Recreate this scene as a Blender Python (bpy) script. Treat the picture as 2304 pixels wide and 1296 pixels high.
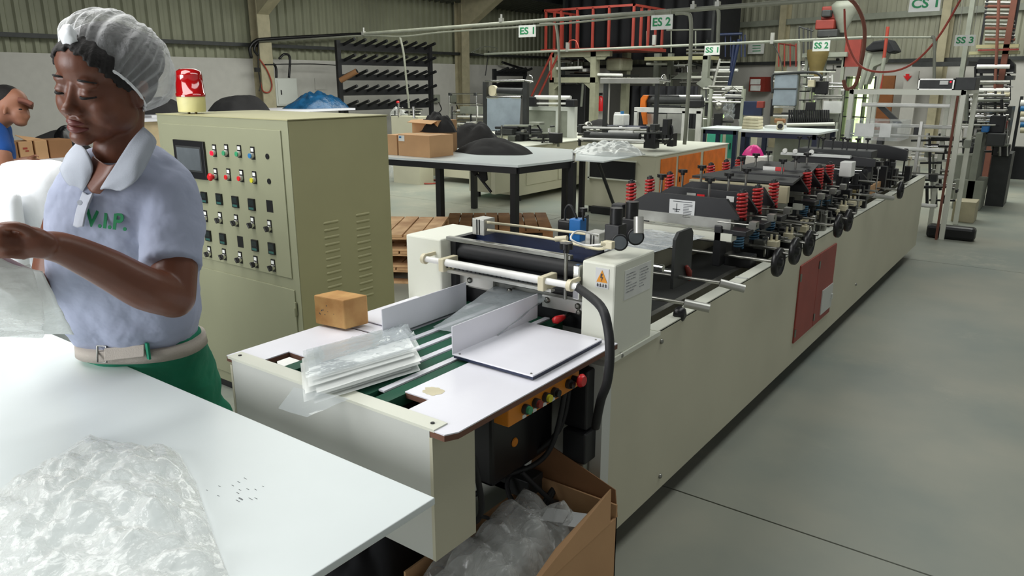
import bpy, bmesh, math, random
from mathutils import Vector, Matrix, Quaternion, noise
random.seed(7)
S = bpy.context.scene
for o in list(bpy.data.objects): bpy.data.objects.remove(o)
COL = S.collection
# ---------------------------------------------------------------- camera
F = 1690.0; PITCH = math.atan(466/F); YAW = math.radians(36.5); HC = 1.5
FW = Vector((-math.sin(YAW)*math.cos(PITCH), math.cos(YAW)*math.cos(PITCH), -math.sin(PITCH)))
RT = Vector((math.cos(YAW), math.sin(YAW), 0)); UP = RT.cross(FW); CAM = Vector((0, 0, HC))
cd = bpy.data.cameras.new('camera'); co = bpy.data.objects.new('camera', cd); COL.objects.link(co)
cd.sensor_width = 36; cd.lens = 36*F/2304; cd.clip_start = .02; cd.clip_end = 200
co.location = CAM; co.rotation_euler = Matrix((RT, UP, -FW)).transposed().to_euler()
S.camera = co
def ray(px, py): return FW + RT*(px-1152)/F - UP*(py-648)/F
def PZ(px, py, z): r = ray(px, py); return CAM + r*((z-HC)/r.z)
def PY(px, py, y): r = ray(px, py); return CAM + r*(y/r.y)
def PX(px, py, x): r = ray(px, py); return CAM + r*(x/r.x)
def PD(px, py, d): return CAM + ray(px, py)*d
# ---------------------------------------------------------------- light and exposure
S.view_settings.view_transform = 'Standard'; S.view_settings.look = 'None'
S.view_settings.exposure = 0.0; S.view_settings.gamma = 1.0; S.view_settings.use_curve_mapping = False
w = bpy.data.worlds.new('sky'); S.world = w; w.use_nodes = True
bg = w.node_tree.nodes['Background']; bg.inputs[0].default_value = (.98, .99, .97, 1); bg.inputs[1].default_value = .29
def area(name, loc, rot, sx, sy, power, col=(1, .98, .94)):
    l = bpy.data.lights.new(name, 'AREA'); l.shape = 'RECTANGLE'; l.size = sx; l.size_y = sy; l.energy = power; l.color = col
    o = bpy.data.objects.new(name, l); COL.objects.link(o); o.location = loc; o.rotation_euler = rot; return o
# translucent roof sheets let daylight in: one bay above the packing tables, others over the hall
area('skylight', (-3.0, .5, 3.3), (0, math.radians(-22), 0), 2.0, 3.0, 108, (1, .99, .96))
area('skylight', (-7.5, 8.5, 3.7), (0, math.radians(6), 0), 3.5, 9, 420, (.98, 1, .93))
area('skylight', (-3.0, 12.5, 4.2), (math.radians(14), 0, 0), 6, 4, 360, (.98, 1, .93))
area('skylight', (-.3, 4.5, 4.3), (0, math.radians(4), 0), 1.2, 6, 80, (.97, 1, .98))
# daylight from the open loading door behind the camera on the left
area('daylight_door', (-3.6, -3.2, 2.1), (math.radians(78), 0, math.radians(-14)), 3.0, 2.4, 205, (.97, .98, 1))
# ---------------------------------------------------------------- materials
def lin(v): v /= 255; return v/12.92 if v <= .04045 else ((v+.055)/1.055)**2.4
MATS = {}
def mat(name, rgb, rough=.6, metal=0., var=.06, scale=8., bump=0., bscale=60., spec=.5, emit=0, alpha=1, trans=0, coat=0, rgb2=None, dist=.002):
    m = bpy.data.materials.new(name); m.use_nodes = True; nt = m.node_tree; b = nt.nodes['Principled BSDF']
    c = [lin(v) for v in rgb] + [1]
    tc = nt.nodes.new('ShaderNodeTexCoord'); nz = nt.nodes.new('ShaderNodeTexNoise'); nz.inputs['Scale'].default_value = scale; nz.inputs['Detail'].default_value = 5
    nt.links.new(tc.outputs['Object'], nz.inputs['Vector'])
    cr = nt.nodes.new('ShaderNodeValToRGB'); cr.color_ramp.elements[0].position = .35; cr.color_ramp.elements[1].position = .65
    a = [max(0, x*(1-var*2)) for x in c[:3]]+[1]; z = [min(1, x*(1+var)) for x in c[:3]]+[1]
    if rgb2: a = [lin(v) for v in rgb2]+[1]; z = c
    cr.color_ramp.elements[0].color = a; cr.color_ramp.elements[1].color = z
    nt.links.new(nz.outputs['Fac'], cr.inputs['Fac']); nt.links.new(cr.outputs['Color'], b.inputs['Base Color'])
    b.inputs['Roughness'].default_value = rough; b.inputs['Metallic'].default_value = metal
    b.inputs['Specular IOR Level'].default_value = spec; b.inputs['Alpha'].default_value = alpha
    b.inputs['Transmission Weight'].default_value = trans; b.inputs['Coat Weight'].default_value = coat
    if emit: b.inputs['Emission Color'].default_value = c; b.inputs['Emission Strength'].default_value = emit
    if bump:
        n2 = nt.nodes.new('ShaderNodeTexNoise'); n2.inputs['Scale'].default_value = bscale; n2.inputs['Detail'].default_value = 4
        nt.links.new(tc.outputs['Object'], n2.inputs['Vector']); bp = nt.nodes.new('ShaderNodeBump'); bp.inputs['Strength'].default_value = bump; bp.inputs['Distance'].default_value = dist
        nt.links.new(n2.outputs['Fac'], bp.inputs['Height']); nt.links.new(bp.outputs['Normal'], b.inputs['Normal'])
    MATS[name] = m; return m
def film(name, rgb, alpha=.25, rough=.12, bump=.6, bscale=14, sheen=0.):
    m = mat(name, rgb, rough, var=.02, bump=bump, bscale=bscale, spec=.9, dist=.02)
    nt = m.node_tree; b = nt.nodes['Principled BSDF']
    lw = nt.nodes.new('ShaderNodeLayerWeight'); lw.inputs[0].default_value = .35
    mr = nt.nodes.new('ShaderNodeMapRange'); mr.inputs['To Min'].default_value = alpha; mr.inputs['To Max'].default_value = min(1, alpha+.5)
    nt.links.new(lw.outputs['Facing'], mr.inputs['Value']); nt.links.new(mr.outputs[0], b.inputs['Alpha']); return m
M = MATS
def worn_floor():
    m = MATS['floor_paint']; nt = m.node_tree; b = nt.nodes['Principled BSDF']; src = b.inputs['Base Color'].links[0].from_socket
    tc = nt.nodes.new('ShaderNodeTexCoord'); n1 = nt.nodes.new('ShaderNodeTexNoise'); n1.inputs['Scale'].default_value = .9; n1.inputs['Detail'].default_value = 3
    n2 = nt.nodes.new('ShaderNodeTexNoise'); n2.inputs['Scale'].default_value = 7; n2.inputs['Detail'].default_value = 8; n2.inputs['Roughness'].default_value = .75
    r1 = nt.nodes.new('ShaderNodeMapRange'); r1.inputs['From Min'].default_value = .54; r1.inputs['From Max'].default_value = .68
    r2 = nt.nodes.new('ShaderNodeMapRange'); r2.inputs['From Min'].default_value = .47; r2.inputs['From Max'].default_value = .68
    mu = nt.nodes.new('ShaderNodeMath'); mu.operation = 'MULTIPLY'; m3 = nt.nodes.new('ShaderNodeMath'); m3.operation = 'MULTIPLY'; m3.inputs[1].default_value = .55
    mx = nt.nodes.new('ShaderNodeMix'); mx.data_type = 'RGBA'; mx.inputs[7].default_value = (lin(192), lin(190), lin(172), 1)
    for n in (n1, n2): nt.links.new(tc.outputs['Object'], n.inputs['Vector'])
    nt.links.new(n1.outputs['Fac'], r1.inputs['Value']); nt.links.new(n2.outputs['Fac'], r2.inputs['Value'])
    nt.links.new(r1.outputs[0], mu.inputs[0]); nt.links.new(r2.outputs[0], mu.inputs[1]); nt.links.new(mu.outputs[0], m3.inputs[0])
    nt.links.new(m3.outputs[0], mx.inputs[0]); nt.links.new(src, mx.inputs[6]); nt.links.new(mx.outputs[2], b.inputs['Base Color'])
mat('floor_paint', (164, 164, 150), .42, var=.1, scale=1.1, bump=.12, bscale=30, spec=.4, rgb2=(138, 146, 138))
mat('joint_dirt', (60, 62, 58), .9)
mat('masonry', (190, 188, 182), .8, var=.02, bump=.04, bscale=12)
mat('cladding', (140, 142, 120), .55, var=.08, scale=1.2)
mat('cladding_far', (158, 158, 140), .55, var=.06, scale=1.5)
mat('roof_sheet', (78, 80, 72), .7)
mat('column_cream', (176, 168, 140), .6)
mat('white_laminate', (236, 236, 244), .28, var=.01, spec=.45)
mat('table_white', (222, 230, 230), .3, var=.015, scale=3, spec=.45)
mat('board_core', (112, 78, 62), .8, bump=.4, bscale=200)
mat('machine_cream', (224, 226, 212), .42, var=.02, scale=2)
mat('machine_panel', (202, 199, 176), .5, var=.03, scale=2, bump=.06, bscale=250)  # cream cover paint with the shade of the side faces toned in
mat('machine_grey', (205, 208, 202), .4, var=.02, scale=2)
mat('red_door', (150, 62, 52), .5, var=.05)
mat('tower_cream', (150, 150, 128), .55)
mat('cabinet_front_dimmed', (142, 144, 118), .5, var=.02, scale=3, bump=.08, bscale=400)  # same paint as cabinet_side, darkened to offset strong daylight on the front
mat('cabinet_side', (166, 163, 124), .55, var=.02, scale=3, bump=.08, bscale=400)
mat('black_metal', (26, 27, 30), .45, var=.1)
mat('black_plastic', (22, 22, 24), .35)
mat('black_cloth', (34, 33, 34), .95, bump=.5, bscale=500)
mat('dark_grey', (60, 62, 62), .5, .3, var=.1)
mat('steel', (150, 150, 144), .32, .9, var=.08, scale=14)
mat('chrome', (215, 215, 212), .14, 1.)
mat('alu', (196, 196, 190), .35, .6, var=.05)
mat('grey_paint', (140, 144, 132), .5, var=.05)
mat('rubber', (30, 31, 33), .6, bump=.3, bscale=90)
mat('belt_green', (24, 84, 62), .6, var=.08, bump=.2, bscale=300)
mat('ivory_plastic', (222, 214, 184), .4)
mat('white_plastic', (232, 232, 228), .35)
mat('red_spring', (176, 34, 34), .4, coat=.3)
mat('blue_spring', (70, 112, 140), .4)
mat('blue_paint', (36, 116, 190), .4)
mat('navy', (24, 36, 66), .4)
mat('red_plastic', (214, 36, 40), .3)
mat('red_lit', (255, 20, 50), .3, emit=1.3)
mat('red_paint', (134, 48, 38), .5)
mat('green_plastic', (60, 150, 105), .3)
mat('yellow_plastic', (206, 200, 50), .3)
mat('blue_plastic', (50, 120, 175), .3)
mat('orange_box', (216, 132, 30), .5)
mat('orange_paint', (232, 120, 26), .5, var=.08)
mat('teal_paint', (64, 168, 140), .55, var=.06)
mat('screen', (92, 98, 102), .15, var=.2, scale=3)
mat('screen_dark', (38, 46, 46), .2)
mat('lcd_teal', (46, 92, 86), .4)
mat('label_white', (228, 230, 226), .6)
mat('label_print', (176, 178, 180), .6, var=.3, scale=90)
mat('ink', (70, 74, 78), .7)
mat('paper', (214, 216, 216), .7, var=.02)
mat('sign_green', (34, 140, 88), .6)
mat('warn_orange', (226, 150, 40), .5)
mat('dome_red', (160, 8, 14), .1, spec=.8, coat=1)
mat('dome_base', (214, 208, 150), .45)
mat('wood_block', (206, 164, 102), .7, var=.15, scale=9, rgb2=(168, 120, 66), bump=.5, bscale=25)
mat('pallet_wood', (176, 128, 84), .8, rgb2=(138, 94, 58), scale=6, bump=.4, bscale=40)
mat('pallet_pale', (206, 168, 124), .8, rgb2=(164, 122, 80), scale=6, bump=.4, bscale=40)
mat('cardboard', (196, 154, 112), .85, var=.05, scale=3, bump=.1, bscale=120)
mat('cardboard_dark', (150, 108, 72), .85, var=.05, scale=3)
mat('tape', (206, 186, 150), .3)
mat('skin', (102, 60, 42), .42, var=.05, scale=9, bump=.12, bscale=160, spec=.45)
mat('skin_light', (158, 108, 84), .5)
mat('lips', (112, 58, 54), .4)
mat('hair', (22, 18, 17), .8, bump=1, bscale=130, var=.3)
mat('eye_white', (190, 180, 172), .3)
mat('pipe_grey', (136, 138, 124), .5)
mat('shirt', (154, 161, 182), .9, var=.02, scale=6, bump=.8, bscale=7, dist=.02)
mat('collar', (160, 166, 176), .9, bump=.3, bscale=300)
mat('placket', (168, 172, 182), .9)
mat('trouser_green', (18, 122, 92), .85, var=.06, bump=.6, bscale=10, dist=.01)
mat('belt_web', (176, 168, 158), .8, bump=.5, bscale=300)
mat('blue_shirt', (28, 82, 158), .9)
mat('navy_trouser', (24, 44, 92), .9)
mat('cap_brown', (120, 74, 60), .8)
mat('blue_wrap', (30, 82, 122), .25, var=.2, bump=.6, bscale=20, dist=.02)
mat('pink_bag', (226, 40, 140), .4)
mat('cream_roll', (214, 206, 176), .6)
mat('leaf_glow', (190, 215, 150), .8, emit=3.2, rgb2=(140, 190, 100), scale=4)  # foliage glows by emission, standing in for sunlight in the yard
mat('hose_red', (160, 62, 46), .5)
mat('brown_board', (136, 84, 46), .7)
mat('tarp', (20, 21, 26), .8, bump=.5, bscale=5, dist=.03)
mat('bottle_white', (230, 232, 228), .4)
mat('brass', (116, 102, 60), .6, .2)
mat('tub_cream', (226, 220, 196), .45)
mat('teal_ink', (60, 130, 96), .6)
film('film_clear', (205, 214, 218), .14, .08, bump=.3, bscale=7)
film('film_bag', (228, 230, 226), .22, .06, bump=1, bscale=18); MATS['film_bag'].node_tree.nodes['Principled BSDF'].inputs['Coat Weight'].default_value = 1
film('sleeve_milky', (236, 240, 238), .42, .2, bump=.15, bscale=6)
film('film_milky', (232, 236, 234), .55, .25)
film('film_grey', (170, 178, 182), .45, .15)
film('net_white', (240, 242, 243), .20, .75, bump=1, bscale=34)
mat('film_white', (238, 241, 244), .35, var=.02, bump=.5, bscale=12, dist=.01)
mat('film_sheet', (150, 162, 172), .3)
worn_floor()
# ---------------------------------------------------------------- mesh helpers
ROOTLOC = {}
def frame(d):
    d = Vector(d).normalized(); a = Vector((0, 0, 1)) if abs(d.z) < .9 else Vector((1, 0, 0))
    u = d.cross(a).normalized(); return u, d.cross(u).normalized(), d
JOINED = {'sheet_print', 'scratches', 'nail_holes', 'emitter_pins', 'print', 'groove', 'character', 'rods', 'screw', 'lettering', 'embroidery'}
class MB:
    def __init__(s): s.v = []; s.f = []; s.m = []; s.sm = []; s.a = []
    def groups(s):
        # adds whose bounding boxes touch belong to one piece
        E = []
        for n0, n1, f0, f1 in s.a:
            vs = s.v[n0:n1]; E.append([min(v[k] for v in vs)-.0015 for k in range(3)]+[max(v[k] for v in vs)+.0015 for k in range(3)]+[list(range(f0, f1))])
        ch = True
        while ch:
            ch = False
            for i in range(len(E)):
                for j in range(i+1, len(E)):
                    A, B = E[i], E[j]
                    if all(A[k] <= B[k+3] and B[k] <= A[k+3] for k in range(3)):
                        E[i] = [min(A[k], B[k]) for k in range(3)]+[max(A[k], B[k]) for k in range(3, 6)]+[A[6]+B[6]]; E.pop(j); ch = True; break
                if ch: break
        return [e[6] for e in E]
    def add(s, vs, fs, mi=0, smooth=False):
        n = len(s.v); s.a.append((n, n+len(vs), len(s.f), len(s.f)+len(fs))); s.v += [Vector(v) for v in vs]; s.f += [[i+n for i in f] for f in fs]; s.m += [mi]*len(fs); s.sm += [smooth]*len(fs); return s
    def box(s, lo, hi, mi=0, rz=0, rot=None, c=None):
        x0, y0, z0 = lo; x1, y1, z1 = hi
        vs = [Vector(p) for p in ((x0, y0, z0), (x1, y0, z0), (x1, y1, z0), (x0, y1, z0), (x0, y0, z1), (x1, y0, z1), (x1, y1, z1), (x0, y1, z1))]
        R = rot or (Matrix.Rotation(rz, 3, 'Z') if rz else None)
        if R:
            c = Vector(c) if c else Vector(((x0+x1)/2, (y0+y1)/2, (z0+z1)/2)); vs = [c+R@(v-c) for v in vs]
        return s.add(vs, [(0, 3, 2, 1), (4, 5, 6, 7), (0, 1, 5, 4), (1, 2, 6, 5), (2, 3, 7, 6), (3, 0, 4, 7)], mi)
    def cb(s, c, d, mi=0, **k):
        c = Vector(c); d = Vector(d)/2; return s.box(c-d, c+d, mi, **k)
    def cyl(s, p, q, r, r2=None, n=16, mi=0, cap=True, smooth=True):
        p = Vector(p); q = Vector(q); r2 = r if r2 is None else r2; u, v, d = frame(q-p)
        vs = []; 
        for c, rr in ((p, r), (q, r2)):
            vs += [c+(u*math.cos(2*math.pi*i/n)+v*math.sin(2*math.pi*i/n))*rr for i in range(n)]
        s.add(vs, [(i, (i+1) % n, n+(i+1) % n, n+i) for i in range(n)], mi, smooth)
        if cap: s.add(vs, [tuple(range(n-1, -1, -1)), tuple(range(n, 2*n))], mi)
        return s
    def tube(s, pts, r, n=8, mi=0, smooth=True, closed=False):
        pts = [Vector(p) for p in pts]; N = len(pts); rs = r if isinstance(r, (list, tuple)) else [r]*N
        vs = []; u = None
        for i, p in enumerate(pts):
            d = (pts[(i+1) % N]-pts[i-1]) if closed else (pts[min(i+1, N-1)]-pts[max(i-1, 0)])
            d.normalize()
            if u is None: u, v, _ = frame(d)
            else:
                u = (u-d*u.dot(d)); u = u.normalized() if u.length > 1e-6 else frame(d)[0]; v = d.cross(u)
            vs += [p+(u*math.cos(2*math.pi*j/n)+v*math.sin(2*math.pi*j/n))*rs[i] for j in range(n)]
        fs = []
        for i in range(N if closed else N-1):
            a = i*n; b = ((i+1) % N)*n; fs += [(a+j, a+(j+1) % n, b+(j+1) % n, b+j) for j in range(n)]
        if not closed: fs += [tuple(range(n-1, -1, -1)), tuple(range((N-1)*n, N*n))]
        return s.add(vs, fs, mi, smooth)
    def prism(s, poly, ext, mi=0):
        poly = [Vector(p) for p in poly]; e = Vector(ext); n = len(poly)
        return s.add(poly+[p+e for p in poly], [tuple(range(n-1, -1, -1)), tuple(range(n, 2*n))]+[(i, (i+1) % n, n+(i+1) % n, n+i) for i in range(n)], mi)
    def lathe(s, base, prof, axis=(0, 0, 1), n=24, mi=0, smooth=True):
        base = Vector(base); u, v, d = frame(axis); vs = []
        for r, h in prof: vs += [base+d*h+(u*math.cos(2*math.pi*j/n)+v*math.sin(2*math.pi*j/n))*r for j in range(n)]
        fs = []
        for i in range(len(prof)-1): fs += [(i*n+j, i*n+(j+1) % n, (i+1)*n+(j+1) % n, (i+1)*n+j) for j in range(n)]
        s.add(vs, fs, mi, smooth); N = len(prof)
        return s.add(vs, [tuple(range(n-1, -1, -1)), tuple(range((N-1)*n, N*n))], mi)
    def ell(s, c, r, A=None, nu=20, nv=12, mi=0):
        c = Vector(c); A = A or Matrix.Identity(3); vs = [c+A@Vector((0, 0, r[2]))]
        for i in range(1, nv):
            t = math.pi*i/nv
            vs += [c+A@Vector((r[0]*math.sin(t)*math.cos(2*math.pi*j/nu), r[1]*math.sin(t)*math.sin(2*math.pi*j/nu), r[2]*math.cos(t))) for j in range(nu)]
        vs.append(c-A@Vector((0, 0, r[2]))); L = len(vs)-1
        fs = [(0, 1+j, 1+(j+1) % nu) for j in range(nu)]
        for i in range(nv-2): fs += [(1+i*nu+j, 1+(i+1)*nu+j, 1+(i+1)*nu+(j+1) % nu, 1+i*nu+(j+1) % nu) for j in range(nu)]
        fs += [(L, 1+(nv-2)*nu+(j+1) % nu, 1+(nv-2)*nu+j) for j in range(nu)]
        return s.add(vs, fs, mi, True)
    def grid(s, fn, nu, nv, mi=0, smooth=True, flip=False):
        vs = [fn(i/nu, j/nv) for j in range(nv+1) for i in range(nu+1)]
        fs = [(j*(nu+1)+i, j*(nu+1)+i+1, (j+1)*(nu+1)+i+1, (j+1)*(nu+1)+i) for j in range(nv) for i in range(nu)]
        if flip: fs = [f[::-1] for f in fs]
        return s.add(vs, fs, mi, smooth)
    def loft(s, rings, mi=0, smooth=True):
        n = len(rings[0]); vs = [p for r in rings for p in r]; N = len(rings)
        fs = [(i*n+j, i*n+(j+1) % n, (i+1)*n+(j+1) % n, (i+1)*n+j) for i in range(N-1) for j in range(n)]
        s.add(vs, fs+[tuple(range(n-1, -1, -1)), tuple(range((N-1)*n, N*n))], mi, smooth); return s
    def build(s, name, mats, parent=None, bevel=0, label=None, cat=None, group=None, kind=None, solid=0, loc=None, remesh=0, smooth=0, sub=0, recalc=True, disp=None):
        if not isinstance(mats, (list, tuple)): mats = [mats]
        if parent is not None and kind is None and not remesh and name not in JOINED:
            G = s.groups()
            if 1 < len(G) <= 16:
                out = None
                for g in G:
                    q = MB(); ix = sorted(set(i for f in g for i in s.f[f])); mp_ = {a: b for b, a in enumerate(ix)}
                    q.v = [s.v[i] for i in ix]; q.f = [[mp_[i] for i in s.f[f]] for f in g]; q.m = [s.m[f] for f in g]; q.sm = [s.sm[f] for f in g]
                    o = q.build(name, mats, parent, bevel, label, None, None, 'one', solid, None, 0, smooth, sub, recalc, disp); del o['kind']; out = out or o
                return out
        off = Vector((0, 0, 0))
        if parent is not None: off = ROOTLOC[parent.name]
        elif cat:
            if loc is None:
                xs = [v.x for v in s.v]; ys = [v.y for v in s.v]; loc = ((min(xs)+max(xs))/2, (min(ys)+max(ys))/2, min(v.z for v in s.v))
            off = Vector(loc)
        me = bpy.data.meshes.new(name); me.from_pydata([v-off for v in s.v], [], s.f)
        for m in mats: me.materials.append(MATS[m] if isinstance(m, str) else m)
        for p, mi, sm in zip(me.polygons, s.m, s.sm): p.material_index = mi; p.use_smooth = sm
        if recalc:
            b = bmesh.new(); b.from_mesh(me); bmesh.ops.recalc_face_normals(b, faces=b.faces); b.to_mesh(me); b.free()
        o = bpy.data.objects.new(name, me); COL.objects.link(o)
        if parent is not None: o.parent = parent
        else: o.location = off
        ROOTLOC[o.name] = off
        if solid: md = o.modifiers.new('s', 'SOLIDIFY'); md.thickness = solid
        if remesh:
            md = o.modifiers.new('r', 'REMESH'); md.mode = 'VOXEL'; md.voxel_size = remesh; md.use_smooth_shade = True
        if smooth: md = o.modifiers.new('sm', 'SMOOTH'); md.iterations = smooth; md.factor = .6
        if disp:
            t = bpy.data.textures.new('fold', 'CLOUDS'); t.noise_scale = disp[1]; md = o.modifiers.new('d', 'DISPLACE'); md.texture = t; md.strength = disp[0]; md.texture_coords = 'LOCAL'
        if bevel: md = o.modifiers.new('b', 'BEVEL'); md.width = bevel; md.segments = 2; md.limit_method = 'ANGLE'; md.angle_limit = math.radians(50)
        if sub: md = o.modifiers.new('ss', 'SUBSURF'); md.levels = sub; md.render_levels = sub
        tag(o, label, cat, group, kind); return o
def tag(o, label=None, cat=None, group=None, kind=None):
    for k, v in (('label', label), ('category', cat), ('group', group), ('kind', kind)):
        if v: o[k] = v
    return o
def thing(name, loc, label, cat, group=None, kind=None):
    o = bpy.data.objects.new(name, None); o.empty_display_size = .1; COL.objects.link(o); o.location = loc
    ROOTLOC[o.name] = Vector(loc); tag(o, label, cat, group, kind); return o
def copy_part(o, d=(0, 0, 0), rz=None):
    c = o.copy(); COL.objects.link(c); c.location = o.location+Vector(d); ROOTLOC[c.name] = ROOTLOC[o.name]
    for ch in o.children: k = ch.copy(); COL.objects.link(k); k.parent = c; k.location = ch.location
    return c
def copy_thing(o, loc, label=None):
    r = o.copy(); COL.objects.link(r); r.location = loc
    if label: r['label'] = label
    for ch in o.children:
        c = ch.copy(); COL.objects.link(c); c.parent = r
        for g in ch.children: d = g.copy(); COL.objects.link(d); d.parent = c
    return r
def bake(o):
    dg = bpy.context.evaluated_depsgraph_get(); me = bpy.data.meshes.new_from_object(o.evaluated_get(dg)); 
    return me
def text(txt, c, right, up, size, depth, material, parent=None, name='lettering', bold=0.0, sx=1.0):
    cu = bpy.data.curves.new('t', 'FONT'); cu.body = txt; cu.size = size; cu.extrude = depth; cu.align_x = 'CENTER'; cu.align_y = 'CENTER'; cu.offset = bold; cu.resolution_u = 3
    t = bpy.data.objects.new('t', cu); COL.objects.link(t); me = bake(t); bpy.data.objects.remove(t)
    right = Vector(right).normalized(); up = Vector(up).normalized(); nrm = right.cross(up); c = Vector(c)
    off = ROOTLOC[parent.name] if parent is not None else Vector((0, 0, 0))
    for v in me.vertices: v.co = c+right*v.co.x*sx+up*v.co.y+nrm*v.co.z-off
    me.materials.clear(); me.materials.append(MATS[material])
    o = bpy.data.objects.new(name, me); COL.objects.link(o)
    if parent is not None: o.parent = parent
    ROOTLOC[o.name] = off; return o
def crumple(p, amp, sc, seed=0):
    q = Vector(p)*sc+Vector((seed*7.3, seed*3.1, seed))
    return noise.noise_vector(q)*amp + noise.noise_vector(q*2.7)*amp*.4
def arc(c, r, a0, a1, n, u, v): return [Vector(c)+Vector(u)*r*math.cos(a0+(a1-a0)*i/n)+Vector(v)*r*math.sin(a0+(a1-a0)*i/n) for i in range(n+1)]
def bez(pts, n=24):
    pts = [Vector(p) for p in pts]; out = []; P = [pts[0]]+pts+[pts[-1]]
    segs = len(pts)-1
    for i in range(segs):
        p0, p1, p2, p3 = P[i:i+4]
        for k in range(max(2, n//segs)):
            t = k/max(2, n//segs); out.append(.5*((2*p1)+(-p0+p2)*t+(2*p0-5*p1+4*p2-p3)*t*t+(-p0+3*p1-3*p2+p3)*t**3))
    out.append(pts[-1]); return out
# ================================================================ the setting
sub = MB().box((-14.5, -4.5, -.12), (5.2, 26, -.012)).build('floor', 'joint_dirt', kind='structure')
ROOTLOC[sub.name] = Vector((0, 0, 0))
xs = [-14.5, -9.0, -4.6, -.0-.0+2.3, 5.2]; ys = [-4.5, 2.42, 7.2, 12.0, 17, 26]
for i in range(4):
    for j in range(5):
        sl = MB().box((xs[i]+.004, ys[j]+.004, -.012), (xs[i+1]-.004, ys[j+1]-.004, 0)).build('slab', 'floor_paint', sub)
XW = -12.0
MB().box((XW-.3, -5, 0), (XW, 26, 1.88)).build('wall_left', 'masonry', kind='structure')
def corrug(p0, p1, z0, z1, pitch, depth, name, m):
    p0 = Vector(p0); p1 = Vector(p1); L = (p1-p0).length; d = (p1-p0)/L; nrm = Vector((d.y, -d.x, 0)); n = int(L/pitch); b = MB(); pr = []
    for i in range(n):
        for t, h in ((0, 0), (.3, 0), (.42, 1), (.72, 1), (.84, 0)):
            pr.append(p0+d*((i+t)*pitch)+nrm*h*depth)
    vs = [p+Vector((0, 0, z0)) for p in pr]+[p+Vector((0, 0, z1)) for p in pr]; k = len(pr)
    b.add(vs, [(i, i+1, k+i+1, k+i) for i in range(k-1)]); return b.build(name, m, kind='structure', recalc=False, solid=.004)
corrug((XW-.1, -5, 0), (XW-.1, 26, 0), 1.86, 3.3, .19, .04, 'wall_left_cladding', 'cladding')
# far wall, slightly skewed
FA = Vector((-6.9, 18.5, 0)); FD = Vector((math.cos(math.radians(-15)), math.sin(math.radians(-15)), 0))
FN = Vector((FD.y, -FD.x, 0))
def far(t, z, out=0): return FA+FD*t+FN*out+Vector((0, 0, z))
def fbox(t0, t1, z0, z1, o0, o1, b, mi=0):
    vs = [far(t, z, o) for z in (z0, z1) for t, o in ((t0, o0), (t1, o0), (t1, o1), (t0, o1))]
    return b.add(vs, [(0, 1, 2, 3), (4, 5, 6, 7), (0, 1, 5, 4), (1, 2, 6, 5), (2, 3, 7, 6), (3, 0, 4, 7)], mi)
def fpx(px, py, o=0):           # point of a pixel on the far wall plane
    r = ray(px, py); q = FA+FN*o; k = (q-CAM).dot(FN)/r.dot(FN); p = CAM+r*k; return (p-FA).dot(FD), p.z
dl, dr = fpx(1903, 200)[0], fpx(1968, 200)[0]; dt = fpx(1935, 172)[1]
wl, wr = fpx(1822, 200)[0], fpx(1836, 200)[0]
b = MB(); fbox(-8, wl, 0, 1.88, -.25, 0, b); fbox(wr, dl, 0, 1.88, -.25, 0, b); fbox(wl, wr, 0, .75, -.25, 0, b); fbox(wl, wr, 1.45, 1.88, -.25, 0, b); fbox(dr, 14, 0, 1.88, -.25, 0, b); fbox(dl, dr, dt, 1.88, -.25, 0, b)
b.build('wall_far', 'masonry', kind='structure')
corrug(far(-8, 0, -.05), far(14, 0, -.05), 1.86, 6.2, .2, .04, 'wall_far_cladding', 'cladding_far')
b = MB(); fbox(-8, 14, 0, .06, .0, .06, b)
z1 = 2.72
b = MB(); fbox(-8, 14, z1, z1+.12, .0, .12, b); b.build('trim_1', 'grey_paint', kind='structure')
b = MB(); fbox(-8, 14, 1.86, 1.93, .0, .1, b); b.build('trim_2', 'dark_grey', kind='structure')
b = MB().box((XW, -5, 2.08), (XW+.07, 18, 2.14)); b.build('trim_3', 'dark_grey', kind='structure')
# door opening to the yard, its sunlight put in as hedge glow
b = MB()
w_ = (dr-dl)
for t in (dl, dl+w_*.33, dl+w_*.66, dr): fbox(t-.014, t+.014, 0, dt, -.1, .02, b)
for z in (.35, .75, 1.15, dt-.03): fbox(dl, dr, z-.012, z+.012, -.08, -.05, b)
b.build('door_1', 'dark_grey', kind='structure')
b = MB(); fbox(wl, wr, .75, .79, -.1, 0, b); fbox(wl, wr, 1.08, 1.11, -.1, 0, b); fbox(wl, wr, 1.42, 1.45, -.1, 0, b); b.build('window_1', 'grey_paint', kind='structure')
b = MB(); random.seed(3)
b.grid(lambda u, v: far(-1+u*10, v*3.2, -3.0)+Vector((0, 0, 0))+crumple((u*10, v*3, 0), .5, .9), 40, 16)
b.build('hedge', 'leaf_glow', label='green hedge with built-in daylight glow, seen through the far door', cat='hedge', kind='stuff')
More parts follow.
